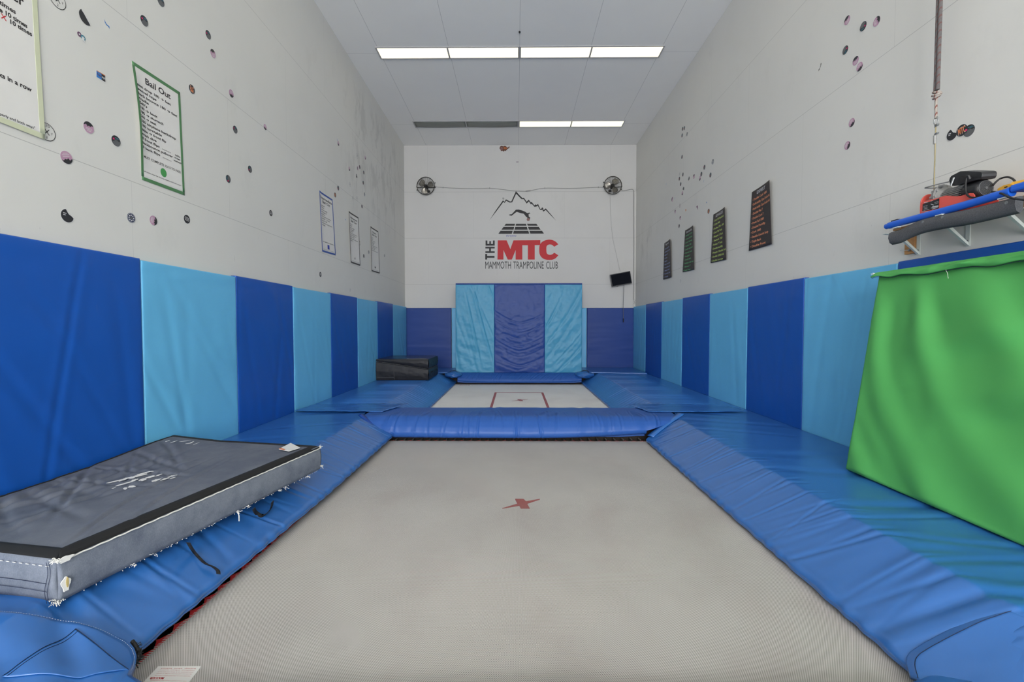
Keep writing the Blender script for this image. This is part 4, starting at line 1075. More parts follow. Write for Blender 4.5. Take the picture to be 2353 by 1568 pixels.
for k in range(30):
    a = 2*math.pi*k/30; ca, sa = math.cos(a), math.sin(a); n_ = Vector((ca, 0, sa)); t_ = Vector((-sa, 0, ca))
    c0 = Vector((AX, 3.115, AZ)); c1 = Vector((AX, 3.265, AZ))
    b.add([c0+n_*.050-t_*.0018, c0+n_*.066-t_*.0012, c0+n_*.066+t_*.0012, c0+n_*.050+t_*.0018, c1+n_*.050-t_*.0018, c1+n_*.066-t_*.0012, c1+n_*.066+t_*.0012, c1+n_*.050+t_*.0018],
          [(0, 1, 2, 3), (4, 7, 6, 5), (0, 4, 5, 1), (1, 5, 6, 2), (2, 6, 7, 3), (0, 3, 7, 4)])
b.build('finned_motor', 'alu', ho)
b = MB(); b.tube([(AX, y_, AZ) for y_ in (3.135, 3.122, 3.028, 3.014, 3.010)], [.055, .061, .059, .054, .048], 32); b.build('fan_cover', 'plastic_black', ho)
b = MB()
for k in range(-6, 7):
    o_x = k*.0075; hw = math.sqrt(max(.046**2-o_x**2, 0))
    for q in (1, -1):
        d_ = Vector((q*.7071, 0, .7071)); e_ = Vector((.7071, 0, -q*.7071)); c = Vector((AX, 3.0085, AZ))+e_*o_x
        b.tube([c-d_*hw, c+d_*hw], .0013, 4)
b.tube(ring_path((AX, 3.008, AZ), .047, 32), .003, 6, closed=True); b.cyl((AX, 3.004, AZ), (AX, 3.012, AZ), .009, seg=14)
b.build('fan_grille', 'st_grey', ho)
boxp = [(748, 330), (765, 270), (800, 225), (990, 128), (1150, 128), (1400, 138), (1440, 150), (1458, 190), (1450, 245), (1420, 300), (1300, 325), (1220, 352), (1020, 400), (850, 442), (780, 440)]
b = MB(); b.poly([HP(x, y, 2.985) for x, y in boxp], (.075, -.02, 0)); b.build('control_box', 'plastic_black', ho, bevel=.006)
b = MB(); b.poly([HP(x, y, 2.975) for x, y in ((1010, 230), (1300, 260), (1430, 270), (1405, 300), (1200, 345), (1000, 385))], (.010, 0, 0)); b.build('box_lid', 'rubber', ho)
for a_, c_ in (((860, 262), (790, 440)),):
    b = MB(); p = Vector(HP(*a_, 2.98)); q = Vector(HP(*c_, 2.975)); b.tube([p, p.lerp(q, .6), q], .007, 6); b.build('clamp_bar', 'chrome', ho)
b = MB(); b.tube([HP(x, y, 3.0) for x, y in ((740, 355), (560, 392), (400, 435), (240, 480), (236, 486), (400, 490), (560, 462), (640, 440))], .0042, 8)
b.cyl(HP(540, 440, 2.998), HP(640, 425, 2.998), .007, seg=10); b.build('stop_lever', 'alu', ho)
b = MB(); b.tube([Vector(p) for p in bez([HP(1180, 300, 2.965), HP(1150, 225, 2.955), HP(1120, 300, 2.955), HP(1108, 430, 2.95), HP(1120, 590, 2.945), HP(1190, 675, 2.94), HP(1300, 695, 2.935), HP(1420, 690, 2.93)], 40)], .0058, 8)
b.cyl(HP(1160, 215, 2.955), HP(1190, 290, 2.965), .009, .012, seg=10)
b.build('control_cord', 'rubber', ho)
b = MB(); b.tube([Vector(p) for p in bez([HP(1690, 430, 3.06), HP(1760, 350, 3.08), HP(1860, 280, 3.1), HP(2000, 252, 3.1), HP(2110, 290, 3.08), HP(2168, 370, 3.04), HP(2150, 450, 3.0), HP(2100, 480, 2.98)], 40)], .0058, 8); b.build('power_cord', 'rubber', ho)
b = MB(); b.tube([Vector(p) for p in bez([HP(1680, 565, 2.93), HP(1820, 585, 2.87), HP(1950, 640, 2.845), HP(2080, 700, 2.83), HP(2350, 742, 2.83), HP(2700, 780, 2.83)], 40)], .0058, 8); b.build('power_cord', 'rubber', ho)
yt = root('yellow_pendant_control', (3.0, 2.7, 1.96), 'yellow plastic hand control lying at the right end of the shelf', 'control')
b = MB(); b.poly([HP(x, y, 2.99) for x, y in ((1768, 520), (1790, 490), (1900, 430), (2060, 388), (2115, 400), (2110, 470), (2000, 500), (1780, 560))], (.045, 0, 0)); b.build('handset', 'yellow', yt, bevel=.006)
b = MB(); b.tube([HP(2120, 430, 3.02), HP(2400, 375, 3.03), HP(2700, 330, 3.03)], .022, 12); b.build('yellow_sleeve', 'yellow', yt)
b = MB(); b.poly([HP(x, y, 2.987) for x, y in ((1930, 465), (1990, 445), (1995, 465), (1935, 485))], (.002, 0, 0)); b.build('button_slot', 'black', yt)

# rope, knot, thimble, clamps and wire
rx, ry = 3.05, 3.385
def vz(py): 
    d = _F + _R*(2150-PCX)/FPX + _U*(PCY-py)/FPX; k = math.hypot(rx, ry)/math.hypot(d[0], d[1]); return CAM_Z+d[2]*k
rp = root('hoist_rope', (rx, ry, 2.6), 'patterned grey climbing rope hanging at right, knotted above a wire cable', 'rope')
t = NT('striped_rope'); o_ = t.obj(); q_ = t.xyz(o_); wv = t.m_('SINE', t.m_('ADD', t.m_('MULTIPLY', q_[2], 120.0), t.m_('MULTIPLY', q_[1], 160.0)))
M['rope'] = t.done(t.mix(t.ramp(wv, .72, .8), t.mix(t.noise(120, o_), lin((78, 74, 74)), lin((108, 104, 104))), lin((98, 70, 68))), .85)
t = NT('striped_cord'); o_ = t.obj(); q_ = t.xyz(o_); wv = t.m_('SINE', t.m_('ADD', t.m_('MULTIPLY', q_[2], 110.0), t.m_('MULTIPLY', q_[1], 260.0)))
M['rope2'] = t.done(t.mix(t.ramp(wv, .6, .7), lin((158, 150, 142)), lin((120, 72, 64))), .85)
M['wire'] = plain('old_wire_rope', (150, 140, 108), .5, .4)
b = MB(); b.tube([(rx-.001, ry+.009, vz(208)), (rx, ry+.010, 4.2), (rx, ry+.013, ZC)], .0125, 10); b.tube([(rx-.001, ry-.007, vz(208)), (rx, ry-.010, 4.2), (rx, ry-.013, ZC)], .0125, 10); b.build('doubled_rope', 'rope', rp)
b = MB()
for k, (dz, rr_) in enumerate(((0, .022), (-.016, .026), (-.032, .020))):
    b.tube([(rx+rr_*math.cos(a)*.8, ry+rr_*math.sin(a), vz(213)+dz+.008*math.sin(a+k)) for a in [2*math.pi*i/16 for i in range(16)]], .008, 8, closed=True)
b.build('knot', 'rope2', rp)
b = MB(); b.tube([(rx, ry, vz(216)), (rx, ry+.004, vz(240)), (rx, ry, vz(272))], .0085, 10); b.build('thin_cord', 'rope2', rp)
b = MB(); zl = vz(268); zh = vz(290); b.tube([(rx, ry+.016*math.sin(a)*(1 if math.cos(a) > -.5 else .6), (zl+zh)/2+(zl-zh)/2*math.cos(a)) for a in [2*math.pi*i/20 for i in range(20)]], .0035, 6, closed=True); b.build('thimble_loop', 'chrome', rp)
for py in (288, 307):
    b = MB(); z = vz(py); b.tube([(rx, ry+.010, z), (rx-.004, ry-.016, z), (rx-.004, ry-.030, z-.004)], .0035, 6); b.tube([(rx, ry+.010, z-.009), (rx-.004, ry-.016, z-.009), (rx-.004, ry-.028, z-.006)], .0035, 6); b.cyl((rx-.004, ry-.014, z-.0045), (rx-.004, ry-.022, z-.0045), .009, seg=6); b.build('cable_clamp', 'chrome', rp)
b = MB(); b.cyl((rx, ry+.005, vz(311)), (rx, ry+.005, vz(330)), .0095, seg=12); b.build('ferrule', 'alu', rp)
b = MB(); b.tube([(rx, ry, vz(286)), (rx, ry, vz(330)), (rx, ry, 2.2), (AX+.0, 3.376, 2.07)], .0042, 8); b.build('wire_cable', 'wire', rp)

# ================================================================== FANS
def fan(c, tilt, box_side, label):
    r = root('wall_fan', c, label, 'fan', 'round fans high on the back wall'); R_ = .232
    c = Vector(c); yf, yb = c.y-.16, c.y-.02
    def rp_(rad, y_, n=40): return [(c.x+rad*math.cos(2*math.pi*k/n), y_, c.z+rad*math.sin(2*math.pi*k/n)) for k in range(n)]
    b = MB(); b.tube(rp_(R_, yf+.05), .009, 8, closed=True); b.tube(rp_(R_, yf+.07), .007, 6, closed=True); b.build('rim', 'fan_grey', r)
    b = MB()
    for q in range(1, 12):
        k = q/12; b.tube(rp_(R_*k, yf+.05*k*k, 36), .0009, 3, closed=True)
    for q in range(10):
        a = 2*math.pi*q/10+tilt; b.tube([(c.x+R_*k*math.cos(a), yf+.05*k*k, c.z+R_*k*math.sin(a)) for k in (.12, .4, .7, 1)], .0022, 4)
    b.build('front_grille', 'fan_grey', r)
    b = MB()
    for q in range(1, 8):
        k = q/8; b.tube(rp_(R_*k, yb-.02-.03*k, 32), .0009, 3, closed=True)
    for q in range(8):
        a = 2*math.pi*q/8+tilt+.2; b.tube([(c.x+R_*k*math.cos(a), yb-.02-.05*k, c.z+R_*k*math.sin(a)) for k in (.1, .6, 1)], .002, 4)
    b.build('back_grille', 'fan_grey', r)
    for q in range(3):
        a0 = tilt+2*math.pi*q/3; n_, m_ = 12, 12; u, v = np.meshgrid(np.linspace(0, 1, n_), np.linspace(-1, 1, m_), indexing='ij')
        rad = .045+.155*u; wd = (.28+.42*np.sin(np.pi*np.clip(u*.75+.12, 0, 1)))*(1-.25*u**4); an = a0+v*wd
        Y = yf+.075+.022*v+.006*v*v
        P_ = np.stack([c.x+rad*np.cos(an), Y, c.z+rad*np.sin(an)], -1); Q_ = P_.copy(); Q_[..., 1] += .0025
        b = MB(); b.slab(P_, Q_, True); b.build('blade', 'fan_blade', r)
    b = MB(); b.cyl((c.x, yf+.0, c.z), (c.x, yf+.04, c.z), .026, .034, seg=16); b.cyl((c.x, yf+.095, c.z), (c.x, yb, c.z), .055, .045, seg=18); b.build('motor_hub', 'steel', r)
    b = MB(); s_ = box_side; b.box((c.x+s_*.07-.035, yb-.06, c.z-.16), (c.x+s_*.07+.035, yb-.02, c.z-.105)); b.build('switch_box', 'steel', r, bevel=.004)
    b = MB(); b.tube([(c.x-R_-.012, yf+.06, c.z-.02), (c.x-R_-.02, c.y-.04, c.z-.02), (c.x-.1, c.y-.012, c.z-.02), (c.x+.1, c.y-.012, c.z-.02), (c.x+R_+.02, c.y-.04, c.z-.02), (c.x+R_+.012, yf+.06, c.z-.02)], .009, 6)
    b.box((c.x-.05, c.y-.012, c.z-.07), (c.x+.05, c.y-.001, c.z+.05)); b.build('mounting_yoke', 'steel', r)
    for s_, dz in ((box_side, .075), (-box_side, -.11)):
        aa_ = math.asin(dz/R_); p_ = Vector((c.x+s_*math.cos(aa_)*R_, yf+.06, c.z+dz)); d_ = Vector((s_, 0, .15))
        b = MB(); b.cyl(p_, p_+d_*.022, .007, seg=8)
        for q in (-.016, .016): b.tube([p_+d_*.024, p_+d_*.034+Vector((0, 0, q))], .007, 6)
        b.build('clamp_knob', 'black', r)
pa = on(977.5, 426.5, 1, YB-.14); pb = on(1409, 425, 1, YB-.14)
fan((pa.x, YB, pa.z), .35, 1, 'round grey wall fan left of the painted mountain logo')
fan((pb.x, YB, pb.z), 1.0, -1, 'round grey wall fan right of the painted mountain logo')

M['cable_white'] = plain('off_white_cable', (150, 150, 148), .5)
def back(px, py, d=.012): return tuple(on(px, py, 1, YB-d))
cb = root('power_cable', back(1190, 437), 'thin white cable sagging across the back wall between the two fans', 'cable')
b = MB(); b.tube([Vector(p) for p in bez([back(*p) for p in ((1000, 429), (1018, 431), (1060, 433), (1100, 433.5), (1125, 432.5), (1150, 435), (1180, 438.5), (1208, 439.5), (1222, 437.5), (1252, 432.3), (1300, 433), (1340, 432), (1375, 430.5), (1390, 431))], 80)], .0065, 6); b.build('cable', 'cable_white', cb)
b = MB(); p = back(1214, 438.8); b.tube([back(1208, 439.3, .02), back(1219, 438, .02)], .015, 8); b.build('plug_joint', 'cable_white', cb)
for px, py in ((1018, 431), (1125, 432.5), (1252, 432.3), (1375, 430.5)):
    p = back(px, py, .01); b = MB(); b.box((p[0]-.008, p[1]-.012, p[2]-.018), (p[0]+.008, p[1]+.006, p[2]+.018)); b.build('cable_clip', 'cable_white', cb)
b = MB(); b.tube([back(*p) for p in ((1428, 438.5), (1438, 438), (1450, 435), (1454, 435.5), (1456, 438), (1456, 520), (1456, 600), (1455.5, 690))], .008, 6)
tag(b.build('conduit_cable', 'cable_white', origin=back(1456, 438)), 'white cable from the right fan turning down the back corner', 'cable')
b = MB(); b.tube([Vector(p) for p in bez([back(1402, 449), back(1403, 490), back(1407, 540), back(1415, 580), back(1425, 624)], 24)], .0025, 5)
tag(b.build('hanging_wire', 'cable_white', origin=back(1402, 449)), 'hair-thin wire running from the right fan down to the screen', 'wire')
b = MB()
for k in range(9): 
    p = Vector(back(1455+rng.uniform(0, 5), 688+rng.uniform(0, 14), .03)); b.tube([p, p+Vector((rng.uniform(-.03, .03), rng.uniform(-.02, .01), rng.uniform(-.05, .05)))], .003, 4)
tag(b.build('wire_tangle', 'st_grey', origin=back(1457, 695)), 'small tangle of cut wire ends in the right back corner above pads', 'wire')

# ================================================================== SCREEN
tv = root('flat_screen', back(1427, 641.5, .1), 'small black flat screen hanging crooked high in the right back corner', 'screen')
tc = Vector(on(1427, 641.5, 1, YB-.16)); th_ = math.radians(10.2); e1 = Vector((math.cos(th_), -.05, math.sin(th_))).normalized(); e3 = Vector((-.1, -1, -.08)); e3 = (e3-e1*e3.dot(e1)).normalized(); e2 = e3.cross(e1)
if e2.z < 0: e2 = -e2
def tb_(mb, a0, a1, b0, b1, c0, c1):
    vs = [tc+e1*a+e2*b_+e3*c for c in (c0, c1) for a, b_ in ((a0, b0), (a1, b0), (a1, b1), (a0, b1))]
    mb.add(vs, [(0, 1, 2, 3), (4, 7, 6, 5), (0, 4, 5, 1), (1, 5, 6, 2), (2, 6, 7, 3), (3, 7, 4, 0)])
w2, h2 = .268, .166
b = MB(); tb_(b, -w2, w2, -h2, h2, -.03, .008); b.build('casing', 'plastic_black', tv, bevel=.004)
b = MB(); tb_(b, -w2+.018, w2-.018, -h2+.022, h2-.018, .006, .011); b.build('display', 'screen', tv)
b = MB(); b.box((tc.x-.05, tc.y+.03, tc.z-.08), (tc.x+.05, YB-.002, tc.z+.08)); b.build('wall_bracket', 'steel', tv)
b = MB(); tb_(b, -.14, -.10, -h2-.008, -h2+.002, -.02, .005); b.build('sensor_bump', 'black', tv)
b = MB(); b.tube([Vector(p) for p in bez([back(1433.4, 655, .14), back(1433.3, 670, .14), back(1432.5, 690, .14), back(1432.2, 710, .14), back(1432.5, 733, .14)], 24)], .006, 6); b.build('power_cord', 'st_grey', tv)
b = MB(); b.cyl(back(1432.5, 732, .14), back(1432.5, 741, .14), .012, seg=8); b.build('cord_plug', 'black', tv)

# ================================================================== PAINTED LOGO ON THE BACK WALL
lg = root('wall_logo', back(1197, 530), 'red and black painted club logo with mountain, diver and lettering', 'logo')
def LZ(x, y, d=.0015): return tuple(on(1080+x/7.129, 420+y/7.129, 1, YB-d))
def lpoly(mb, pts, d=.002): mb.poly([LZ(x, y, d) for x, y in pts], (0, -.0006, 0))
b = MB(); lpoly(b, [(315, 620), (425, 452), (540, 290), (568, 312), (588, 272), (655, 308), (678, 305), (752, 140), (805, 198), (855, 250), (884, 248), (928, 312), (962, 278), (994, 322), (1014, 318), (1053, 372), (1073, 356), (1088, 366), (1115, 350), (1150, 428), (1165, 430), (1182, 406), (1196, 410), (1205, 452), (1240, 420), (1330, 525), (1412, 626), (1320, 532), (1240, 447), (1222, 462), (1198, 475), (1184, 440), (1166, 452), (1143, 440), (1110, 376), (1088, 392), (1055, 396), (1012, 346), (997, 357), (965, 308), (928, 343), (880, 271), (843, 269), (757, 182), (690, 323), (650, 327), (593, 297), (568, 333), (548, 314), (440, 458)])
b.build('mountain_outline', 'ink', lg)
b = MB(); lpoly(b, [(635, 530), (655, 519), (682, 517), (752, 443), (800, 441), (850, 454), (900, 474), (935, 497), (956, 496), (976, 486), (978, 492), (962, 503), (990, 500), (984, 510), (960, 517), (964, 560), (985, 567), (983, 592), (972, 606), (934, 596), (940, 572), (915, 556), (897, 530), (878, 508), (840, 502), (765, 478), (720, 512), (692, 534), (680, 543), (640, 534)])
b.build('diver_figure', 'ink', lg)
b = MB(); b.add([LZ(954+26*math.cos(a), 604+24*math.sin(a), .0032) for a in [2*math.pi*k/16 for k in range(16)]], [tuple(range(16))]); b.build('diver_head', 'st_skin', lg)
b = MB()
for q in ([(588, 673), (738, 673), (730, 705), (563, 705)], [(755, 673), (918, 673), (925, 705), (747, 705)], [(935, 673), (1088, 673), (1110, 705), (945, 705)],
          [(550, 724), (725, 724), (713, 770), (515, 770)], [(742, 724), (932, 724), (945, 770), (727, 770)], [(950, 724), (1125, 724), (1158, 770), (965, 770)],
          [(500, 788), (700, 788), (685, 838), (464, 838)], [(717, 788), (955, 788), (970, 835), (705, 836)], [(973, 788), (1178, 788), (1212, 834), (988, 835)]): lpoly(b, q)
b.build('trampoline_grid', 'ink', lg)
b = MB(); lpoly(b, [(455, 945), (600, 945), (660, 1090), (712, 945), (1152, 942), (1152, 1022), (1060, 1024), (1060, 1260), (948, 1260), (948, 1026), (857, 1026), (857, 1260), (748, 1260), (748, 1105), (685, 1260), (618, 1260), (548, 1105), (548, 1260), (450, 1260)])
lpoly(b, [(p_[0], p_[1]) for p_ in bez([(1447, 1010), (1405, 968), (1355, 942), (1300, 933), (1245, 941), (1190, 965), (1155, 1000), (1137, 1045), (1134, 1100), (1138, 1160), (1160, 1208), (1198, 1244), (1248, 1262), (1300, 1266), (1358, 1260), (1405, 1236), (1447, 1190)], 48)]+[(p_[0], p_[1]) for p_ in bez([(1380, 1148), (1350, 1172), (1310, 1183), (1272, 1172), (1255, 1148), (1251, 1100), (1253, 1048), (1274, 1022), (1312, 1012), (1350, 1024), (1380, 1050)], 30)], .0022)
b.build('red_letters', 'ink_red', lg)
b = MB()
for x0_, y0_, x1_, y1_ in ((255, 1003, 405, 1032), (255, 948, 284, 1004), (317, 958, 343, 1004), (376, 948, 405, 1004), (252, 1050, 405, 1078), (252, 1124, 405, 1152), (314, 1077, 343, 1125), (250, 1168, 281, 1260), (280, 1199, 402, 1231)):
    lpoly(b, [(x0_, y0_), (x1_, y0_), (x1_, y1_), (x0_, y1_)])
b.build('the_lettering', 'ink', lg)
def lfn(x, y): return LZ(x, -y, .002)
def lword(mb, s, x, base_, h, w, bold): write(mb, s, lfn, x, -base_, h, w=w, bold=bold)
b = MB(); lword(b, 'MAMMOTH', 243, 1409, 118, 428, .0); lword(b, 'TRAMPOLINE', 706, 1409, 118, 502, .0); lword(b, 'CLUB', 1243, 1409, 118, 196, .0); b.build('club_name_lettering', 'ink', lg)
b = MB(); write(b, 'thirtytwo', lambda x, y: LZ(x+y*.15, -y, .002), 722, -884, 34, w=168, bold=.0); tag(b.build('small_sticker_lettering', 'ink_blue', lg), 'blue lettering')
b = MB(); b.ring(LZ(545, 259, .002), (1, 0, 0), (0, 0, 1), .021, .026, 18); b.add([LZ(540, 245, .002), LZ(552, 262, .002), LZ(545, 275, .002), LZ(538, 262, .002)], [(0, 1, 2, 3)]); b.build('small_round_mark', 'st_grey', lg)

# ================================================================== POSTERS
GP = {'L': 'bail out posters taped on the left wall', 'R': 'handwritten black lists on the right wall'}
def poster(cor, side, label, sheet_m, tape_m, tw, lines_, txt_m, title_m=None, curl=None, extra=None, body=None, group=None, name='poster', wall_h=.0):
    """cor: four corners in the picture (top left, top right, bottom right, bottom left) lying on a wall plane"""
    X = XL if side == 'L' else XR; sg = 1 if side == 'L' else -1
    c = [np.array(on(px, py, 0, X)) for px, py in cor]; W = float(np.linalg.norm(c[1]-c[0])); H = float(np.linalg.norm(c[3]-c[0])); cen = sum(c)/4
    r = root(name, tuple(cen), label, 'poster', group or GP[side])
    def S_(u, v, d):
        """u, v in 0..1 from the top left"""
        p = (c[0]*(1-u)+c[1]*u)*(1-v)+(c[3]*(1-u)+c[2]*u)*v
        return (p[0]+sg*(.003+d+(curl(u, v) if curl else 0)), p[1], p[2])
    n, m = 18, 22
    P_ = np.array([[S_(i/(n-1), j/(m-1), 0) for j in range(m)] for i in range(n)]); Q_ = P_.copy(); Q_[..., 0] -= sg*.0018
    b = MB(); b.slab(P_, Q_, True); b.build('sheet', sheet_m, r)
    if tape_m:
        a, e = tw/W, tw/H; b = MB()
        for (u0, u1, v0, v1) in ((0, 1, -.004, e), (0, 1, 1-e, 1.004), (-.004, a, e, 1-e), (1-a, 1.004, e, 1-e)):
            k = 20; P_ = np.array([[S_(u0+(u1-u0)*i/k, v0+(v1-v0)*j/k, .0008) for j in range(k+1)] for i in range(k+1)]); Q_ = P_.copy(); Q_[..., 0] -= sg*.0006; b.slab(P_, Q_, True)
        b.build('tape_border', tape_m, r)
    fn = lambda x, y: S_(x/W, 1-y/H, .0008)
    for s, x, y, h, w, bold, al, tit in lines_:
        bt = MB(); write(bt, s, fn, x*W, (1-y)*H, h*H, w=(w*W if w else None), bold=bold, center=al == 'c', xs=1.0)
        bt.build('title_line' if tit else 'text_line', (title_m or txt_m) if tit else txt_m, r)
    if extra: extra(r, S_, W, H, fn)
    return r
def L_(s, y, h=.027, x=.045, w=None, bold=.022): return (s, x, y, h, w, bold, 'l', False)
def T_(s, y, h, w, x=.5, bold=.02): return (s, x, y, h, w, bold, 'c', True)
ARR = '\u2192'
txt = ['seat drop 180 '+ARR+' feet', 'swivel hips', 'back bounce 180 '+ARR+' feet', 'cradle', "540's", '180 '+ARR+' back', '180 '+ARR+' stomach', '360 '+ARR+' seat', '360 airplane backdrop', '180 turntable', 'table '+ARR+' front flip', 'crash dive', '5 front flips', 'backbounce pullover', '5 back flips']
wd = [.72, .40, .86, .23, .19, .40, .52, .36, .80, .47, .56, .34, .40, .70, .40]
lns = [T_('Bail Out', .125, .052, .54)]+[L_(s, .185+i*.0382, .0215, .045, w, .026) for i, (s, w) in enumerate(zip(txt, wd))]
lns += [L_('(mandatory)', .640+.006, .011, .50, .20, .0), L_('(mandatory)', .716+.008, .011, .50, .20, .0), L_('table', .648, .017, .80, .13), L_(ARR+' feet', .676, .017, .77, .15), L_('stomach', .705, .017, .76, .20),
        L_('MUST COMPLETE 13/15 TO PASS', .80, .021, .06, .86, .014), L_('"all tricks must be done properly and both ways"', .925, .012, .04, .88, .006)]
def dot_g(r, S_, W, H, fn):
    b = MB(); b.add([fn(W*.5+.036*math.cos(a), H*(1-.862)+.036*math.sin(a)) for a in [2*math.pi*k/24 for k in range(24)]], [tuple(range(24))]); b.build('green_dot', 'ink_green', r)
poster([(301.5, 140), (412.5, 213), (423.5, 448.5), (325, 412)], 'L', 'white bail out list poster taped with green border on the left wall', 'paper', 'tape_green', .024, lns, 'ink',
       curl=lambda u, v: .022*math.exp(-(u/.12)**2)*math.sin(math.pi*min(v*1.05, 1)), extra=dot_g)
# the poster cut by the left edge of the picture
p1 = on(84, 0, 0, XL); p2 = on(100.5, 320.5, 0, XL)
class _Q: pass
def wallpx(y, z):       # picture position of a point on the left wall
    d = np.array([XL, y, z])-_C; w = d@_F; return (PCX+FPX*(d@_R)/w, PCY-FPX*(d@_U)/w)
zt = p2.z+.93; yr = p1.y-.005; 
cor = [wallpx(yr-.53, zt), wallpx(yr, zt), wallpx(p2.y, p2.z), wallpx(p2.y-.53, p2.z)]
lns = [T_('Beginner', .186, .060, .50, .60),
       ('seat drop 10 times', .195, .268, .027, .56, .03, 'l', False), ('back bounce 10 times', .273, .313, .027, .60, .03, 'l', False), ('10 times', .68, .349, .027, .24, .03, 'l', False),
       ('all tricks in a row', .35, .72, .028, .53, .03, 'l', False), ('"all tricks must be done properly and both ways"', .03, .960, .017, .86, .01, 'l', False)]
def redx(r, S_, W, H, fn):
    b = MB(); write(b, 'X', fn, W*.60, H*(1-.349), .030*H, bold=.02); b.build('red_cross', 'ink_red', r)
poster(cor, 'L', 'white list poster with pale green border cut by the left picture edge', 'paper', 'tape_pale', .030, lns, 'ink', extra=redx,
       curl=lambda u, v: .002+.004*v*v)
il = ['eggroll', "720's", '360 turntable', '540 eggroll', 'airplane', '720 airplane backdrop', 'baby fliffis '+ARR+' stomach', 'barani 180', 'double back progression', 'rudolph']
def L2(names, y0, dy, h, ws): return [L_(s, y0+i*dy, h, .09, w, .012) for i, (s, w) in enumerate(zip(names, ws))]
ws = [.26, .22, .45, .38, .28, .70, .60, .40, .76, .26]
def sqb(r, S_, W, H, fn):
    b = MB(); x, y, q = W*.5, H*.105, .035; b.add([fn(x-q, y-q), fn(x+q, y-q), fn(x+q, y+q), fn(x-q, y+q)], [(0, 1, 2, 3)]); b.build('blue_square', 'ink_blue', r)
ftr = L_('"all tricks must be done properly and both ways"', .955, .010, .10, .80, .0)
poster([(731.5, 438), (763.5, 459), (771, 587), (738, 577.5)], 'L', 'intermediate bail out poster with blue tape border on the left wall', 'paper', 'tape_blue', .024,
       [T_('Intermediate', .105, .042, .86), T_('Bail Out', .165, .042, .54)]+L2(il, .225, .036, .020, ws)+[L_('MUST COMPLETE ALL TO BECOME AN', .83, .014, .10, .82), ftr], 'ink', curl=lambda u, v: .012*math.exp(-(u/.15)**2), extra=sqb)
al = ['barani out', "900's", '540 turntable', '720 eggroll', 'rudy 540', '900 airplane backdrop', 'triple crash flip in row', 'barani 360', 'double back', 'full in full out']
def dia(n):
    def f(r, S_, W, H, fn):
        b = MB()
        for k in range(n):
            x, y, q = W*(.42+.0*n)+(k-(n-1)/2)*.04+W*.06, H*.11, .028; b.add([fn(x, y-q), fn(x+q*.75, y), fn(x, y+q), fn(x-q*.75, y)], [(0, 1, 2, 3)])
        b.build('black_diamond', 'ink', r)
    return f
poster([(799.5, 485.4), (823.2, 500.3), (827.5, 610.8), (804.3, 603)], 'L', 'advanced bail out poster with black tape border, middle of three far posters', 'paper', 'tape_black', .022,
       [T_('Advanced', .11, .040, .66), T_('Bail Out', .172, .040, .54)]+L2(al, .235, .036, .020, ws)+[ftr], 'ink', curl=lambda u, v: .012*math.exp(-(u/.15)**2), extra=dia(1))
poster([(849.8, 520.4), (868.8, 532.3), (872.3, 628.7), (852.4, 622.8)], 'L', 'expert bail out poster with black tape border, furthest on the left wall', 'paper', 'tape_black', .022,
       [T_('Expert', .11, .040, .46), T_('Bail Out', .172, .040, .54)]+L2(['double full in back out', "1080's"]+al[2:9], .235, .036, .020, ws)+[ftr], 'ink', curl=lambda u, v: .012*math.exp(-(u/.15)**2), extra=dia(2))

rc = lambda u, v: .006+.030*(u**3)*(1-.5*v)+.012*v*(1-u)*.5
def board(cor, label, title, tx, lines2, col, n0=.155, dy=.077, h=.034, ws2=None, tw_=.5):
    ls = [(title, tx, .085, .052, tw_, .012, 'c', True)]
    for i, s in enumerate(lines2):
        w = ws2[i] if ws2 else None
        ls.append(('\u2022 '+s, .06, n0+i*dy, h, w, .022, 'l', False))
    poster(cor, 'R', label, 'board', None, 0, ls, col, 'chalk_white', curl=rc, name='chalk_poster')
board([(1729.3, 441.8), (1775, 413.4), (1777.8, 561.4), (1723, 577)], 'black expert list with orange handwriting, nearest of four on the right wall', 'EXPERT', .5,
      ['Double Cork 1080', 'Double backflip / Open Double Full', 'Double backflip / Open Double Half', 'Double Flat 7', 'Double Cork 7', 'Front Full 1080', 'Double Frontflip', 'Cork 1440', 'Double Lincoln loop', 'Triple Back', 'Double Front'], 'chalk_orange',
      .165, .079, .036, [.76, .92, .92, .54, .58, .60, .66, .46, .80, .48, .68], .46)
board([(1640.4, 493.4), (1671, 475.6), (1672, 596.5), (1634.7, 605)], 'black advanced list with lime handwriting, second of four on right wall', 'ADVANCED', .5,
      ['Cork 720 Mandatory', 'Cork 900', 'Rodeo 720 - 900', 'Cork 720 Tuck', 'Flatspin 5 Tuck', 'Switch 720', 'Rodeo 7 Tuck', 'Double backflip', 'Flatspin / Double Full', 'Double OPEN full', 'Double in a row'], 'chalk_lime',
      .16, .082, .036, [.84, .50, .82, .68, .74, .70, .70, .72, .92, .80, .74], .6)
board([(1575.3, 530), (1597, 518), (1598, 620), (1570.3, 625.8)], 'black intermediate list with green handwriting, third of four on right wall', 'Intermediate', .5,
      ['Backflip 180 Tuck', 'Front 540 full', 'Cork / Half twist', 'Rodeo 540', 'Double back half', 'Barani out', 'Flatspin 5', 'Cork 540', 'Switch half cab', 'Barani 7', 'Lazy boy'], 'chalk_green',
      .16, .082, .034, [.84, .80, .80, .68, .84, .76, .58, .64, .90, .62, .62], .7)
board([(1527.5, 559.2), (1543.8, 549), (1545.3, 637.5), (1525.3, 643)], 'black beginner list with pale blue handwriting, furthest on the right wall', 'Beginner', .45,
      ['Seat drop 360', 'Swivel hips twist', 'Back 7', 'Front', 'Barani', 'Back tuck half', 'Front pike tuck', 'Back full', 'Turntable 360', 'Crash'], 'chalk_blue',
      .19, .085, .032, [.70, .86, .5, .40, .40, .80, .82, .70, .78, .52], .55)

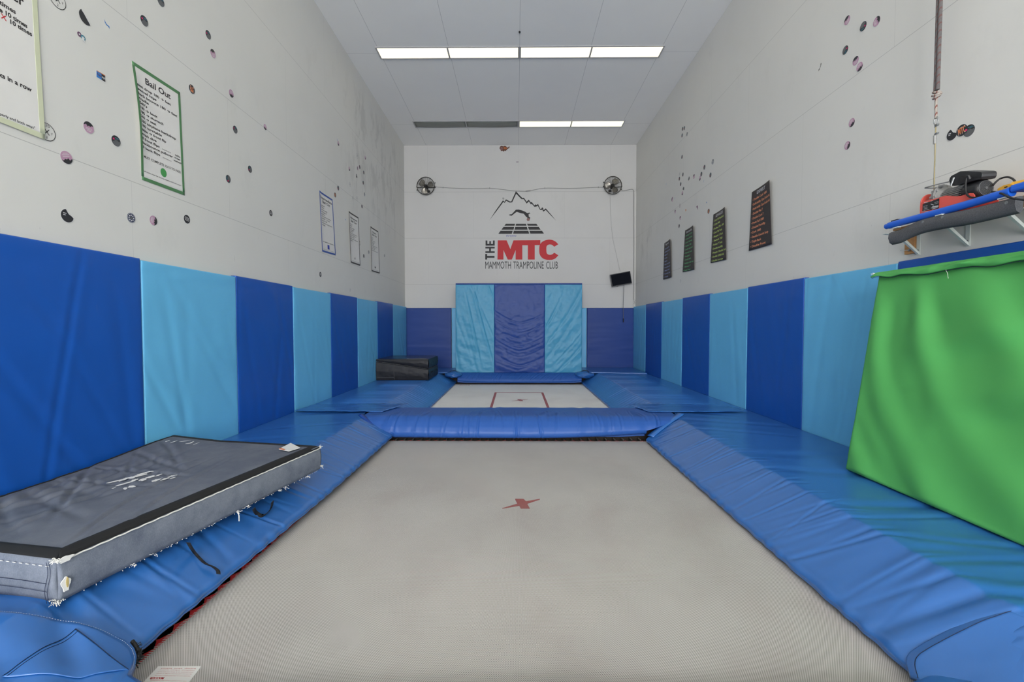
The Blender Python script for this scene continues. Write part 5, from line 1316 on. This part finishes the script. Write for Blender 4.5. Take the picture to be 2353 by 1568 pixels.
# ================================================================== STICKERS
SR = .0415
def axes(side):
    return {'L': (Vector((0, 1, 0)), Vector((0, 0, 1)), Vector((1, 0, 0))), 'R': (Vector((0, -1, 0)), Vector((0, 0, 1)), Vector((-1, 0, 0))), 'B': (Vector((1, 0, 0)), Vector((0, 0, 1)), Vector((0, -1, 0)))}[side]
def wedge_pts(n=10):   # mountain silhouette across the disc
    return [(-.93, -.30), (-.62, -.02), (-.45, -.12), (-.15, .30), (.02, .12), (.22, .20), (.5, -.12), (.72, -.02), (.93, -.30)]
def arc(a0, a1, n, r=.94): return [(r*math.cos(a0+(a1-a0)*k/(n-1)), r*math.sin(a0+(a1-a0)*k/(n-1))) for k in range(n)]
def sticker_mesh(kind):
    b = MB(); mats = ['st_white']
    def mi(m):
        if m not in mats: mats.append(m)
        return mats.index(m)
    R1 = SR
    def disc(m, r, z, pts=None, th=.0):
        pts = pts or [(r*math.cos(2*math.pi*k/28), r*math.sin(2*math.pi*k/28)) for k in range(28)]
        b.poly([(x*R1, y*R1, z) for x, y in pts], (0, 0, .0006), mi(m))
    if kind in ('black', 'black_text', 'mtc', 'navy', 'pale'):
        disc('st_white', 1, .0); disc({'navy': 'st_navy', 'pale': 'st_grey'}.get(kind, 'st_black'), .93, .0007)
    if kind == 'black':
        disc('st_grey', 1, .0014, wedge_pts()+arc(-.35, -math.pi+.35, 14, .90)); disc('st_hot', 1, .0014, [(-.42+.17*math.cos(a), .35+.17*math.sin(a)) for a in [2*math.pi*k/12 for k in range(12)]])
        disc('st_teal', 1, .0014, [(-.1, .50), (.62, .42), (.62, .50), (-.1, .58)]); disc('st_teal', 1, .0014, [(.1, .32), (.78, .22), (.78, .29), (.1, .39)])
    if kind == 'black_text':
        for y, w in ((.35, .6), (.05, .7), (-.25, .55)): disc('st_white', 1, .0014, [(-w, y-.05), (w, y-.05), (w, y+.05), (-w, y+.05)])
    if kind == 'pale':
        disc('st_ghost', 1, .0014, wedge_pts()+arc(-.35, -math.pi+.35, 14, .9)); disc('st_white', 1, .0014, [(-.5, .35), (.5, .3), (.5, .45), (-.5, .5)])
    if kind == 'pink':
        disc('st_white', 1, .0); disc('st_pink', .94, .0007); disc('st_black', 1, .0014, arc(.30, math.pi-.30, 14, .93)+[(-.62, .30), (-.45, .5), (-.2, .10), (.05, .32), (.3, .18), (.6, .42)])
        for y, w in ((-.15, .55), (-.38, .6), (-.6, .4)): disc('st_white', 1, .0014, [(-w, y-.03), (w, y-.03), (w, y+.03), (-w, y+.03)])
    if kind == 'mtc':
        v, f, tw = text2d('MTC', .03); k = 1.25*R1/tw; h_ = .95*R1
        b.add([(x*k-.625*R1, y*h_-.47*R1, .0016) for x, y in v], f, False, mi('st_orange')); b.add([(x*k*1.06-.66*R1, y*h_*1.1-.52*R1, .0014) for x, y in v], f, False, mi('st_white'))
    if kind == 'navy':
        for k in range(8):
            a = 2*math.pi*k/8; c_ = (.5*math.cos(a), .5*math.sin(a)); disc('st_white', 1, .0014, [(c_[0]+.13*math.cos(t_), c_[1]+.13*math.sin(t_)) for t_ in [2*math.pi*j/8 for j in range(8)]])
        disc('st_grey', .26, .0014); b.ring((0, 0, .0021), (1, 0, 0), (0, 1, 0), .80*R1, .86*R1, 28, mi('st_white'))
    if kind == 'outline':
        b.ring((0, 0, .0008), (1, 0, 0), (0, 1, 0), 1.25*R1, 1.34*R1, 32, mi('ink'))
        for a in (.9, 2.3): 
            d = (math.cos(a), math.sin(a)); n_ = (-d[1]*.05, d[0]*.05); b.add([((d[0]*s_+n_[0]*q)*R1, (d[1]*s_+n_[1]*q)*R1, .001) for s_, q in ((-.55, -1), (.55, -1), (.55, 1), (-.55, 1))], [(0, 1, 2, 3)], False, mi('ink'))
        for s_, x, y in (('7', .62, -.25), ('2', -.15, -1.0), ('LTD', -.4, .75)):
            v, f, tw = text2d(s_, .0); b.add([((x+p*.34)*R1, (y+q*.34)*R1, .001) for p, q in v], f, False, mi('ink'))
    if kind == 'ghost':
        b.ring((0, 0, .0008), (1, 0, 0), (0, 1, 0), .86*R1, .97*R1, 24, mi('st_ghost')); disc('st_ghost', 1, .0002, [(-.3, -.4), (.2, -.3), (.3, .3), (-.1, .5)])
    if kind == 'torn':
        disc('st_white', 1, .0, arc(1.75, math.pi*2-.1, 22, 1)+[(.7, .1), (.3, .3), (.1, .62)]); disc('st_black', 1, .0007, arc(1.8, math.pi*2-.2, 22, .93)+[(.62, .05), (.22, .24), (.0, .56)])
        for y, w in ((.3, .45), (.05, .35)): disc('st_white', 1, .0014, [(-.6, y-.05), (-.6+w, y-.05), (-.6+w, y+.05), (-.6, y+.05)])
    if kind == 'half':      # peeling half with pale back
        disc('st_black', 1, .0007, arc(math.pi*.72, math.pi*1.75, 16, 1)); disc('st_white', 1, .0014, [(-.68, .70), (-.2, .35), (.35, -.3), (.72, -.72), (.55, -.45), (.0, .3)])
    if kind == 'blue': disc('st_blue', 1, .0, [(-.55, .6), (-.1, .05), (.2, 0), (.55, -.05), (.62, -.45), (.3, -.2), (-.05, -.2), (-.4, .1)])
    if kind == 'bluedot': disc('st_blue', .34, .0)
    if kind == 'orange':
        for a in (.8, 2.4):
            d = (math.cos(a), math.sin(a)); n_ = (-d[1]*.22, d[0]*.22); disc('st_orange', 1, .0007*a, [(d[0]*s_*.62+n_[0]*q, d[1]*s_*.62+n_[1]*q) for s_, q in ((-1, -1), (1, -1), (1, 1), (-1, 1))])
    if kind == 'purple': disc('st_purple', 1, .0, [(-.9, .6), (-.2, .8), (.5, .6), (.7, .0), (.4, -.6), (.1, -.95), (-.1, -.2), (-.6, .1)]); disc('st_pink', 1, .0007, [(-.2, .4), (.2, .5), (.4, .0), (.15, -.5), (0, 0)])
    if kind == 'scrap': disc('st_black', 1, .0, [(-.7, -.8), (-.5, -.3), (-.2, -.3), (.3, .5), (.1, .75), (.6, .8), (.2, .0), (-.2, -.5)]); disc('st_white', 1, .0007, [(-.3, -.1), (.1, .4), (.0, -.1)])
    if kind == 'duo':
        c1 = [(-.45+.62*math.cos(a), .3+.62*math.sin(a)) for a in [2*math.pi*k/20 for k in range(20)]]; c2 = [(.55+.66*math.cos(a), .0+.66*math.sin(a)) for a in [2*math.pi*k/20 for k in range(20)]]
        disc('st_purple', 1, .0, c1); disc('st_white', 1, .0007, [(-.45+(x+.45)*.35, .3+(y-.3)*.35) for x, y in c1]); disc('st_teal', 1, .0014, c2)
        disc('st_white', 1, .0021, [(.1, .1), (.5, .3), (.95, .1), (.8, -.35), (1.3, -1.1), (.3, -.75), (-.1, -.8), (.2, -.3)])
    if kind == 'card':
        disc('st_white', 1, .0, [(-.95, -.75), (1.0, -.75), (1.0, .75), (-.95, .75)]); disc('st_blue', 1, .0007, [(-.9, -.55), (.15, -.55), (.15, .6), (-.9, .6)]); disc('st_black', 1, .0007, [(.15, -.55), (.95, -.55), (.95, .6), (.15, .6)])
        disc('st_orange', 1, .0014, [(-.9, .6), (.95, .6), (.95, .72), (-.9, .72)])
        v, f, tw = text2d('Free', .02); b.add([(x*.95*R1/tw-.85*R1, y*.42*R1-.1*R1, .0022) for x, y in v], f, False, mi('st_purple'))
        v, f, tw = text2d('style', .02); b.add([(x*.75*R1/tw+.17*R1, y*.38*R1-.1*R1, .0022) for x, y in v], f, False, mi('st_white'))
    if kind == 'critter':   # striped brown creature-like cut-out
        disc('st_brown', 1, .0, [(-3.0, .3), (-2.6, 1.3), (-1.8, 1.6), (-.9, 1.3), (.0, 1.6), (.9, 1.2), (1.3, .6), (1.9, .8), (2.3, 1.35), (2.7, 1.0), (2.4, .3), (1.7, .0), (1.2, -.3), (1.4, -.9), (.8, -.8), (.6, -1.3), (-.1, -1.0), (-.7, -1.7), (-1.2, -1.1), (-2.2, -1.3), (-2.4, -.6)])
        disc('st_skin', 1, .0008, [(-1.8+.75*math.cos(a), .1+1.05*math.sin(a)) for a in [2*math.pi*k/18 for k in range(18)]])
        for k in range(4): disc('st_orange', 1, .0008, [(-.6+k*.48, 1.1-k*.12), (-.35+k*.48, 1.1-k*.12), (-.4+k*.45, -.3), (-.62+k*.45, -.3)])
        disc('st_skin', 1, .0016, [(1.5, .5), (1.75, .6), (1.8, .2), (1.55, .15)]); disc('st_skin', 1, .0016, [(2.0, .8), (2.2, .95), (2.3, .5), (2.1, .45)])
    if kind == 'loops':
        for x in (-.55, .45): b.ring((x*R1, 0, .001), (1, 0, 0), (0, 1, 0), .28*R1, .50*R1, 18, mi('st_purple'))
    me_o = b.build('_proto', mats)
    me = me_o.data; bpy.data.objects.remove(me_o); return me
_sm = {}
from mathutils import Matrix
def sticker(side, px, py, kind, rot, label, scale=1.0, group=None):
    if kind not in _sm: _sm[kind] = sticker_mesh(kind)
    a, u, n = axes(side); pl_ = {'L': (0, XL), 'R': (0, XR), 'B': (1, YB)}[side]; p = on(px, py, *pl_)+n*.0012
    o = bpy.data.objects.new('sticker', _sm[kind]); C.objects.link(o)
    m = Matrix((a, u, n)).transposed().to_4x4(); m = Matrix.Translation(p) @ m @ Matrix.Rotation(math.radians(rot), 4, 'Z') @ Matrix.Scale(scale, 4)
    o.matrix_world = m
    return tag(o, label, 'sticker', group)
GL, GR = 'stickers scattered on the left wall', 'stickers scattered on the right wall'
for a in (
 (132, -1, 'outline', 0, 'white round outline sticker at the top picture edge beside the leftmost poster', 1),
 (369, 3, 'black', 10, 'black round sticker cut by the top picture edge on the left wall', 1),
 (331, 48, 'black', 20, 'black and pink round sticker near the top, above the green-bordered poster', 1),
 (196, 40, 'half', 0, 'half-peeled black and white sticker near the top of the left wall', 1.15),
 (245, 56, 'blue', 0, 'bright blue torn sticker scrap right of the half-peeled sticker', .9),
 (186, 84, 'duo', 0, 'overlapping small purple and blue stickers with torn white edge', .62),
 (478, 80, 'black', 30, 'black round sticker high on left wall, above a mauve one', 1),
 (489, 123, 'pink', 20, 'mauve round sticker high on the left wall, just below a black one', 1),
 (440.5, 205, 'mtc', 90, 'black round sticker with letters, right of the green-bordered poster top', 1),
 (531, 215, 'pink', 190, 'mauve sticker on the board joint right of the lettered sticker', 1),
 (231, 176, 'card', 0, 'small blue and black rectangular sticker left of the green-bordered poster', .9),
 (203, 293, 'pink', 5, 'mauve round sticker left of the green-bordered poster, dark part on top', 1),
 (107, 303, 'outline', 0, 'white sticker with thin black ring tucked behind the leftmost poster corner', 1),
 (266, 324, 'black', 15, 'black and pink round sticker close to the left side of green-bordered poster', 1),
 (540, 298, 'black', 20, 'black round sticker in the middle of left wall, left of small mauve one', 1),
 (609, 292, 'pink', 170, 'small-looking mauve sticker on the upper joint of the left wall', .85),
 (152, 362, 'pink', 200, 'large-looking mauve sticker on the left wall with dark part at bottom', 1.05),
 (574, 389, 'black', 70, 'black round sticker, upper right of a pair on the middle left wall', 1),
 (524, 411, 'black', 120, 'black round sticker, lower left of a pair on the middle left wall', 1),
 (154, 496, 'torn', 0, 'torn black lettered sticker just above the nearest dark blue pad', 1.12),
 (301, 501, 'navy', 0, 'navy round sticker with white dotted flower above the left pads', 1),
 (352, 507, 'pink', 260, 'mauve round sticker above the left pads beside the navy flower one', 1),
 (429, 504, 'black_text', -10, 'black round sticker with pale writing lines above the left pads', 1),
 (622, 490, 'black_text', 10, 'black round sticker alone left of the blue-bordered poster', .95),
 (736, 631, 'black_text', 0, 'black round sticker just above the pads, under the blue-bordered poster', 1),
 (775.5, 322.5, 'blue', 0, 'torn blue scrap at the top of far left cluster, over a mauve sticker', .9),
 (777.3, 329.7, 'pink', 180, 'mauve sticker under the torn blue scrap on the far left wall', .95),
 (820.7, 358.6, 'ghost', 0, 'faint peeled sticker outline, topmost pale mark in the far left cluster', 1.1),
 (839, 362.5, 'pink', 240, 'mauve sticker at the upper right of the far left cluster', .95),
 (802.5, 388, 'pink', 200, 'mauve sticker at the left of the far left cluster', .95),
 (822, 387.2, 'pink', 100, 'mauve sticker touching a black one in the far left cluster', .95),
 (826.3, 384.3, 'black', 0, 'black sticker touching a mauve one in the far left cluster', .95),
 (835.7, 396.8, 'black', 40, 'black sticker right of the touching pair, far left cluster', .95),
 (819.4, 404.6, 'torn', 0, 'torn black sticker below the touching pair, far left cluster', .95),
 (834.5, 420, 'black', 80, 'black sticker in the right column of the far left cluster, third down', .95),
 (803.9, 424, 'ghost', 30, 'faint torn sticker outline at the middle of the far left cluster', .95),
 (777, 432.4, 'black', 60, 'black sticker above the lettered one, upper right of blue-bordered poster', 1),
 (769.8, 448.2, 'mtc', 80, 'lettered round sticker at the top right corner of blue-bordered poster', 1),
 (837.4, 447, 'pale', 0, 'washed-out grey sticker in the right column of the far left cluster', .95),
 (810.5, 455.8, 'ghost', 0, 'left one of two faint outlines above the advanced poster', .9),
 (820.4, 455.8, 'ghost', 0, 'right one of two faint outlines above the advanced poster', .9),
 (831.6, 474.8, 'black', 20, 'black sticker just above the right corner of the advanced poster', .95),
 (793.7, 505, 'bluedot', 0, 'tiny blue dot left of the advanced poster', .8),
 (827, 559, 'scrap', 40, 'torn black scrap sticking out beside the advanced poster', 1.1),
 (835.7, 588.5, 'black', 200, 'black sticker between the advanced and expert posters', .95),
 (847.2, 579.8, 'pale', 0, 'pale sticker touching the left side of the expert poster', .95),
 (883.6, 588, 'pale', 60, 'small pale sticker right of the expert poster, furthest on left wall', .85),
 (804.5, 666.7, 'ghost', 0, 'faint outline just above the far left pads', .8)):
    sticker('L', *a[:4], a[4], a[5], GL)
for a in (
 (1947.2, 46.4, 'pink', 20, 'mauve sticker, left one of the top three on the right wall', 1),
 (1984, 60.4, 'black', 200, 'black sticker, middle one of the top three on the right wall', 1.05),
 (2015, 49, 'pink', -70, 'mauve sticker, right one of the top three on the right wall', 1.02),
 (1942.9, 115, 'black', 230, 'black and pink sticker below the top three on the right wall', 1),
 (1966.6, 140, 'pink', 5, 'mauve sticker, upper one of a touching pair on the right wall', 1),
 (1975.8, 153.3, 'pink', 200, 'mauve sticker, lower one of a touching pair on the right wall', 1),
 (1884.7, 154, 'scrap', 0, 'small torn black and white scrap left of the mauve pair', .9),
 (1957.7, 281.8, 'pink', 210, 'mauve sticker alone in mid right wall, upper of two', 1),
 (1947.5, 334.4, 'pink', 240, 'mauve sticker alone in mid right wall, lower of two', 1),
 (2188, 309.4, 'torn', 0, 'torn black sticker, left one of three overlapping beside the rope', 1.05),
 (2210.7, 299.7, 'mtc', 10, 'lettered sticker in the middle of three overlapping beside the rope', 1.05),
 (2227.5, 300.2, 'black', 10, 'black and pink sticker, right one of three overlapping beside the rope', 1.05),
 (1568.6, 296.5, 'black', 0, 'black sticker, left of the topmost pair in far right cluster', .95),
 (1572.7, 294.6, 'black', 40, 'black sticker, right of the topmost pair in far right cluster', .95),
 (1567.7, 311.2, 'black', 90, 'black sticker directly below the topmost pair, far right cluster', .95),
 (1578.9, 308.4, 'pale', 0, 'greyish sticker on the joint right of the topmost pair', .95),
 (1567.4, 360.6, 'black', 180, 'black sticker alone between the topmost group and the rest', .95),
 (1638.1, 372.1, 'pale', 30, 'grey-faced sticker at the upper right end of the far right cluster', 1.05),
 (1618.9, 384.5, 'black', 0, 'black sticker second from the right end of far right cluster', 1),
 (1632.8, 402.4, 'black', 50, 'black sticker just above the board joint, right end of cluster', 1),
 (1611.8, 400.4, 'black', 20, 'black sticker touching a mauve one, right part of far right cluster', 1),
 (1608.5, 410, 'pink', 190, 'mauve sticker touching the black one, right part of far right cluster', 1),
 (1594.9, 405.9, 'pink', 10, 'mauve sticker with dark top in the centre of far right cluster', 1),
 (1583, 410.3, 'torn', 90, 'torn black sticker left of the central mauve one, far right cluster', .9),
 (1562, 400, 'ghost', 0, 'faint torn outline at the left side of the far right cluster', 1),
 (1569.4, 401.2, 'black', 130, 'black sticker right of the faint torn outline, far right cluster', .95),
 (1561.3, 410.9, 'black', 10, 'black sticker right under the faint torn outline, far right cluster', .95),
 (1564.3, 423.3, 'black', 70, 'black sticker fourth down the left column, far right cluster', .95),
 (1570.8, 434.5, 'torn', 200, 'chipped black sticker just above a mauve one, left column', .95),
 (1568.1, 444.3, 'pink', 180, 'mauve sticker just under a chipped black one, left column', .95),
 (1617, 416.9, 'blue', 90, 'small blue scrap just under the right end of the far right cluster', .65),
 (1530.9, 423.8, 'blue', 90, 'blue scrap alone nearest the back corner on the right wall', .75),
 (1545.3, 458.2, 'pink', 60, 'tall-looking mauve sticker left of a blue scrap, near back corner', 1.2),
 (1550.7, 455.8, 'blue', 80, 'blue scrap touching the tall-looking mauve sticker', .7),
 (1562.5, 472.5, 'loops', 90, 'pale looped sticker near the lower joint, far right wall', .9),
 (1551.7, 486.6, 'pink', 30, 'mauve sticker above and left of the furthest black lists', .95),
 (1576.2, 483, 'orange', 0, 'small orange cross-shaped sticker above the green-written list', .9),
 (1602.3, 477, 'purple', 0, 'torn purple sticker left of the lime-written list', 1.05),
 (1624, 465.5, 'bluedot', 0, 'small blue dot above the lime-written list', .9),
 (1628.5, 485.6, 'mtc', 80, 'pale lettered sticker touching the lime-written list', 1.05),
 (1563.4, 501.3, 'pink', 20, 'mauve sticker second from bottom above the green-written list', .95),
 (1560.7, 519.7, 'black', 0, 'black sticker lowest of the far right cluster', .95),
 (1564, 645.7, 'ghost', 0, 'faint outline low on the right wall between the two furthest lists', .8)):
    sticker('R', *a[:4], a[4], a[5], GR)
sticker('B', 1160, 342, 'critter', 0, 'brown and orange striped cut-out sticker at the top of the back wall', 1.15)
sticker('B', 1189, 372.5, 'loops', 0, 'tiny purple double-loop mark high on the back wall', .75)

for o in list(bpy.data.objects):
    if '_o' in o: del o['_o']
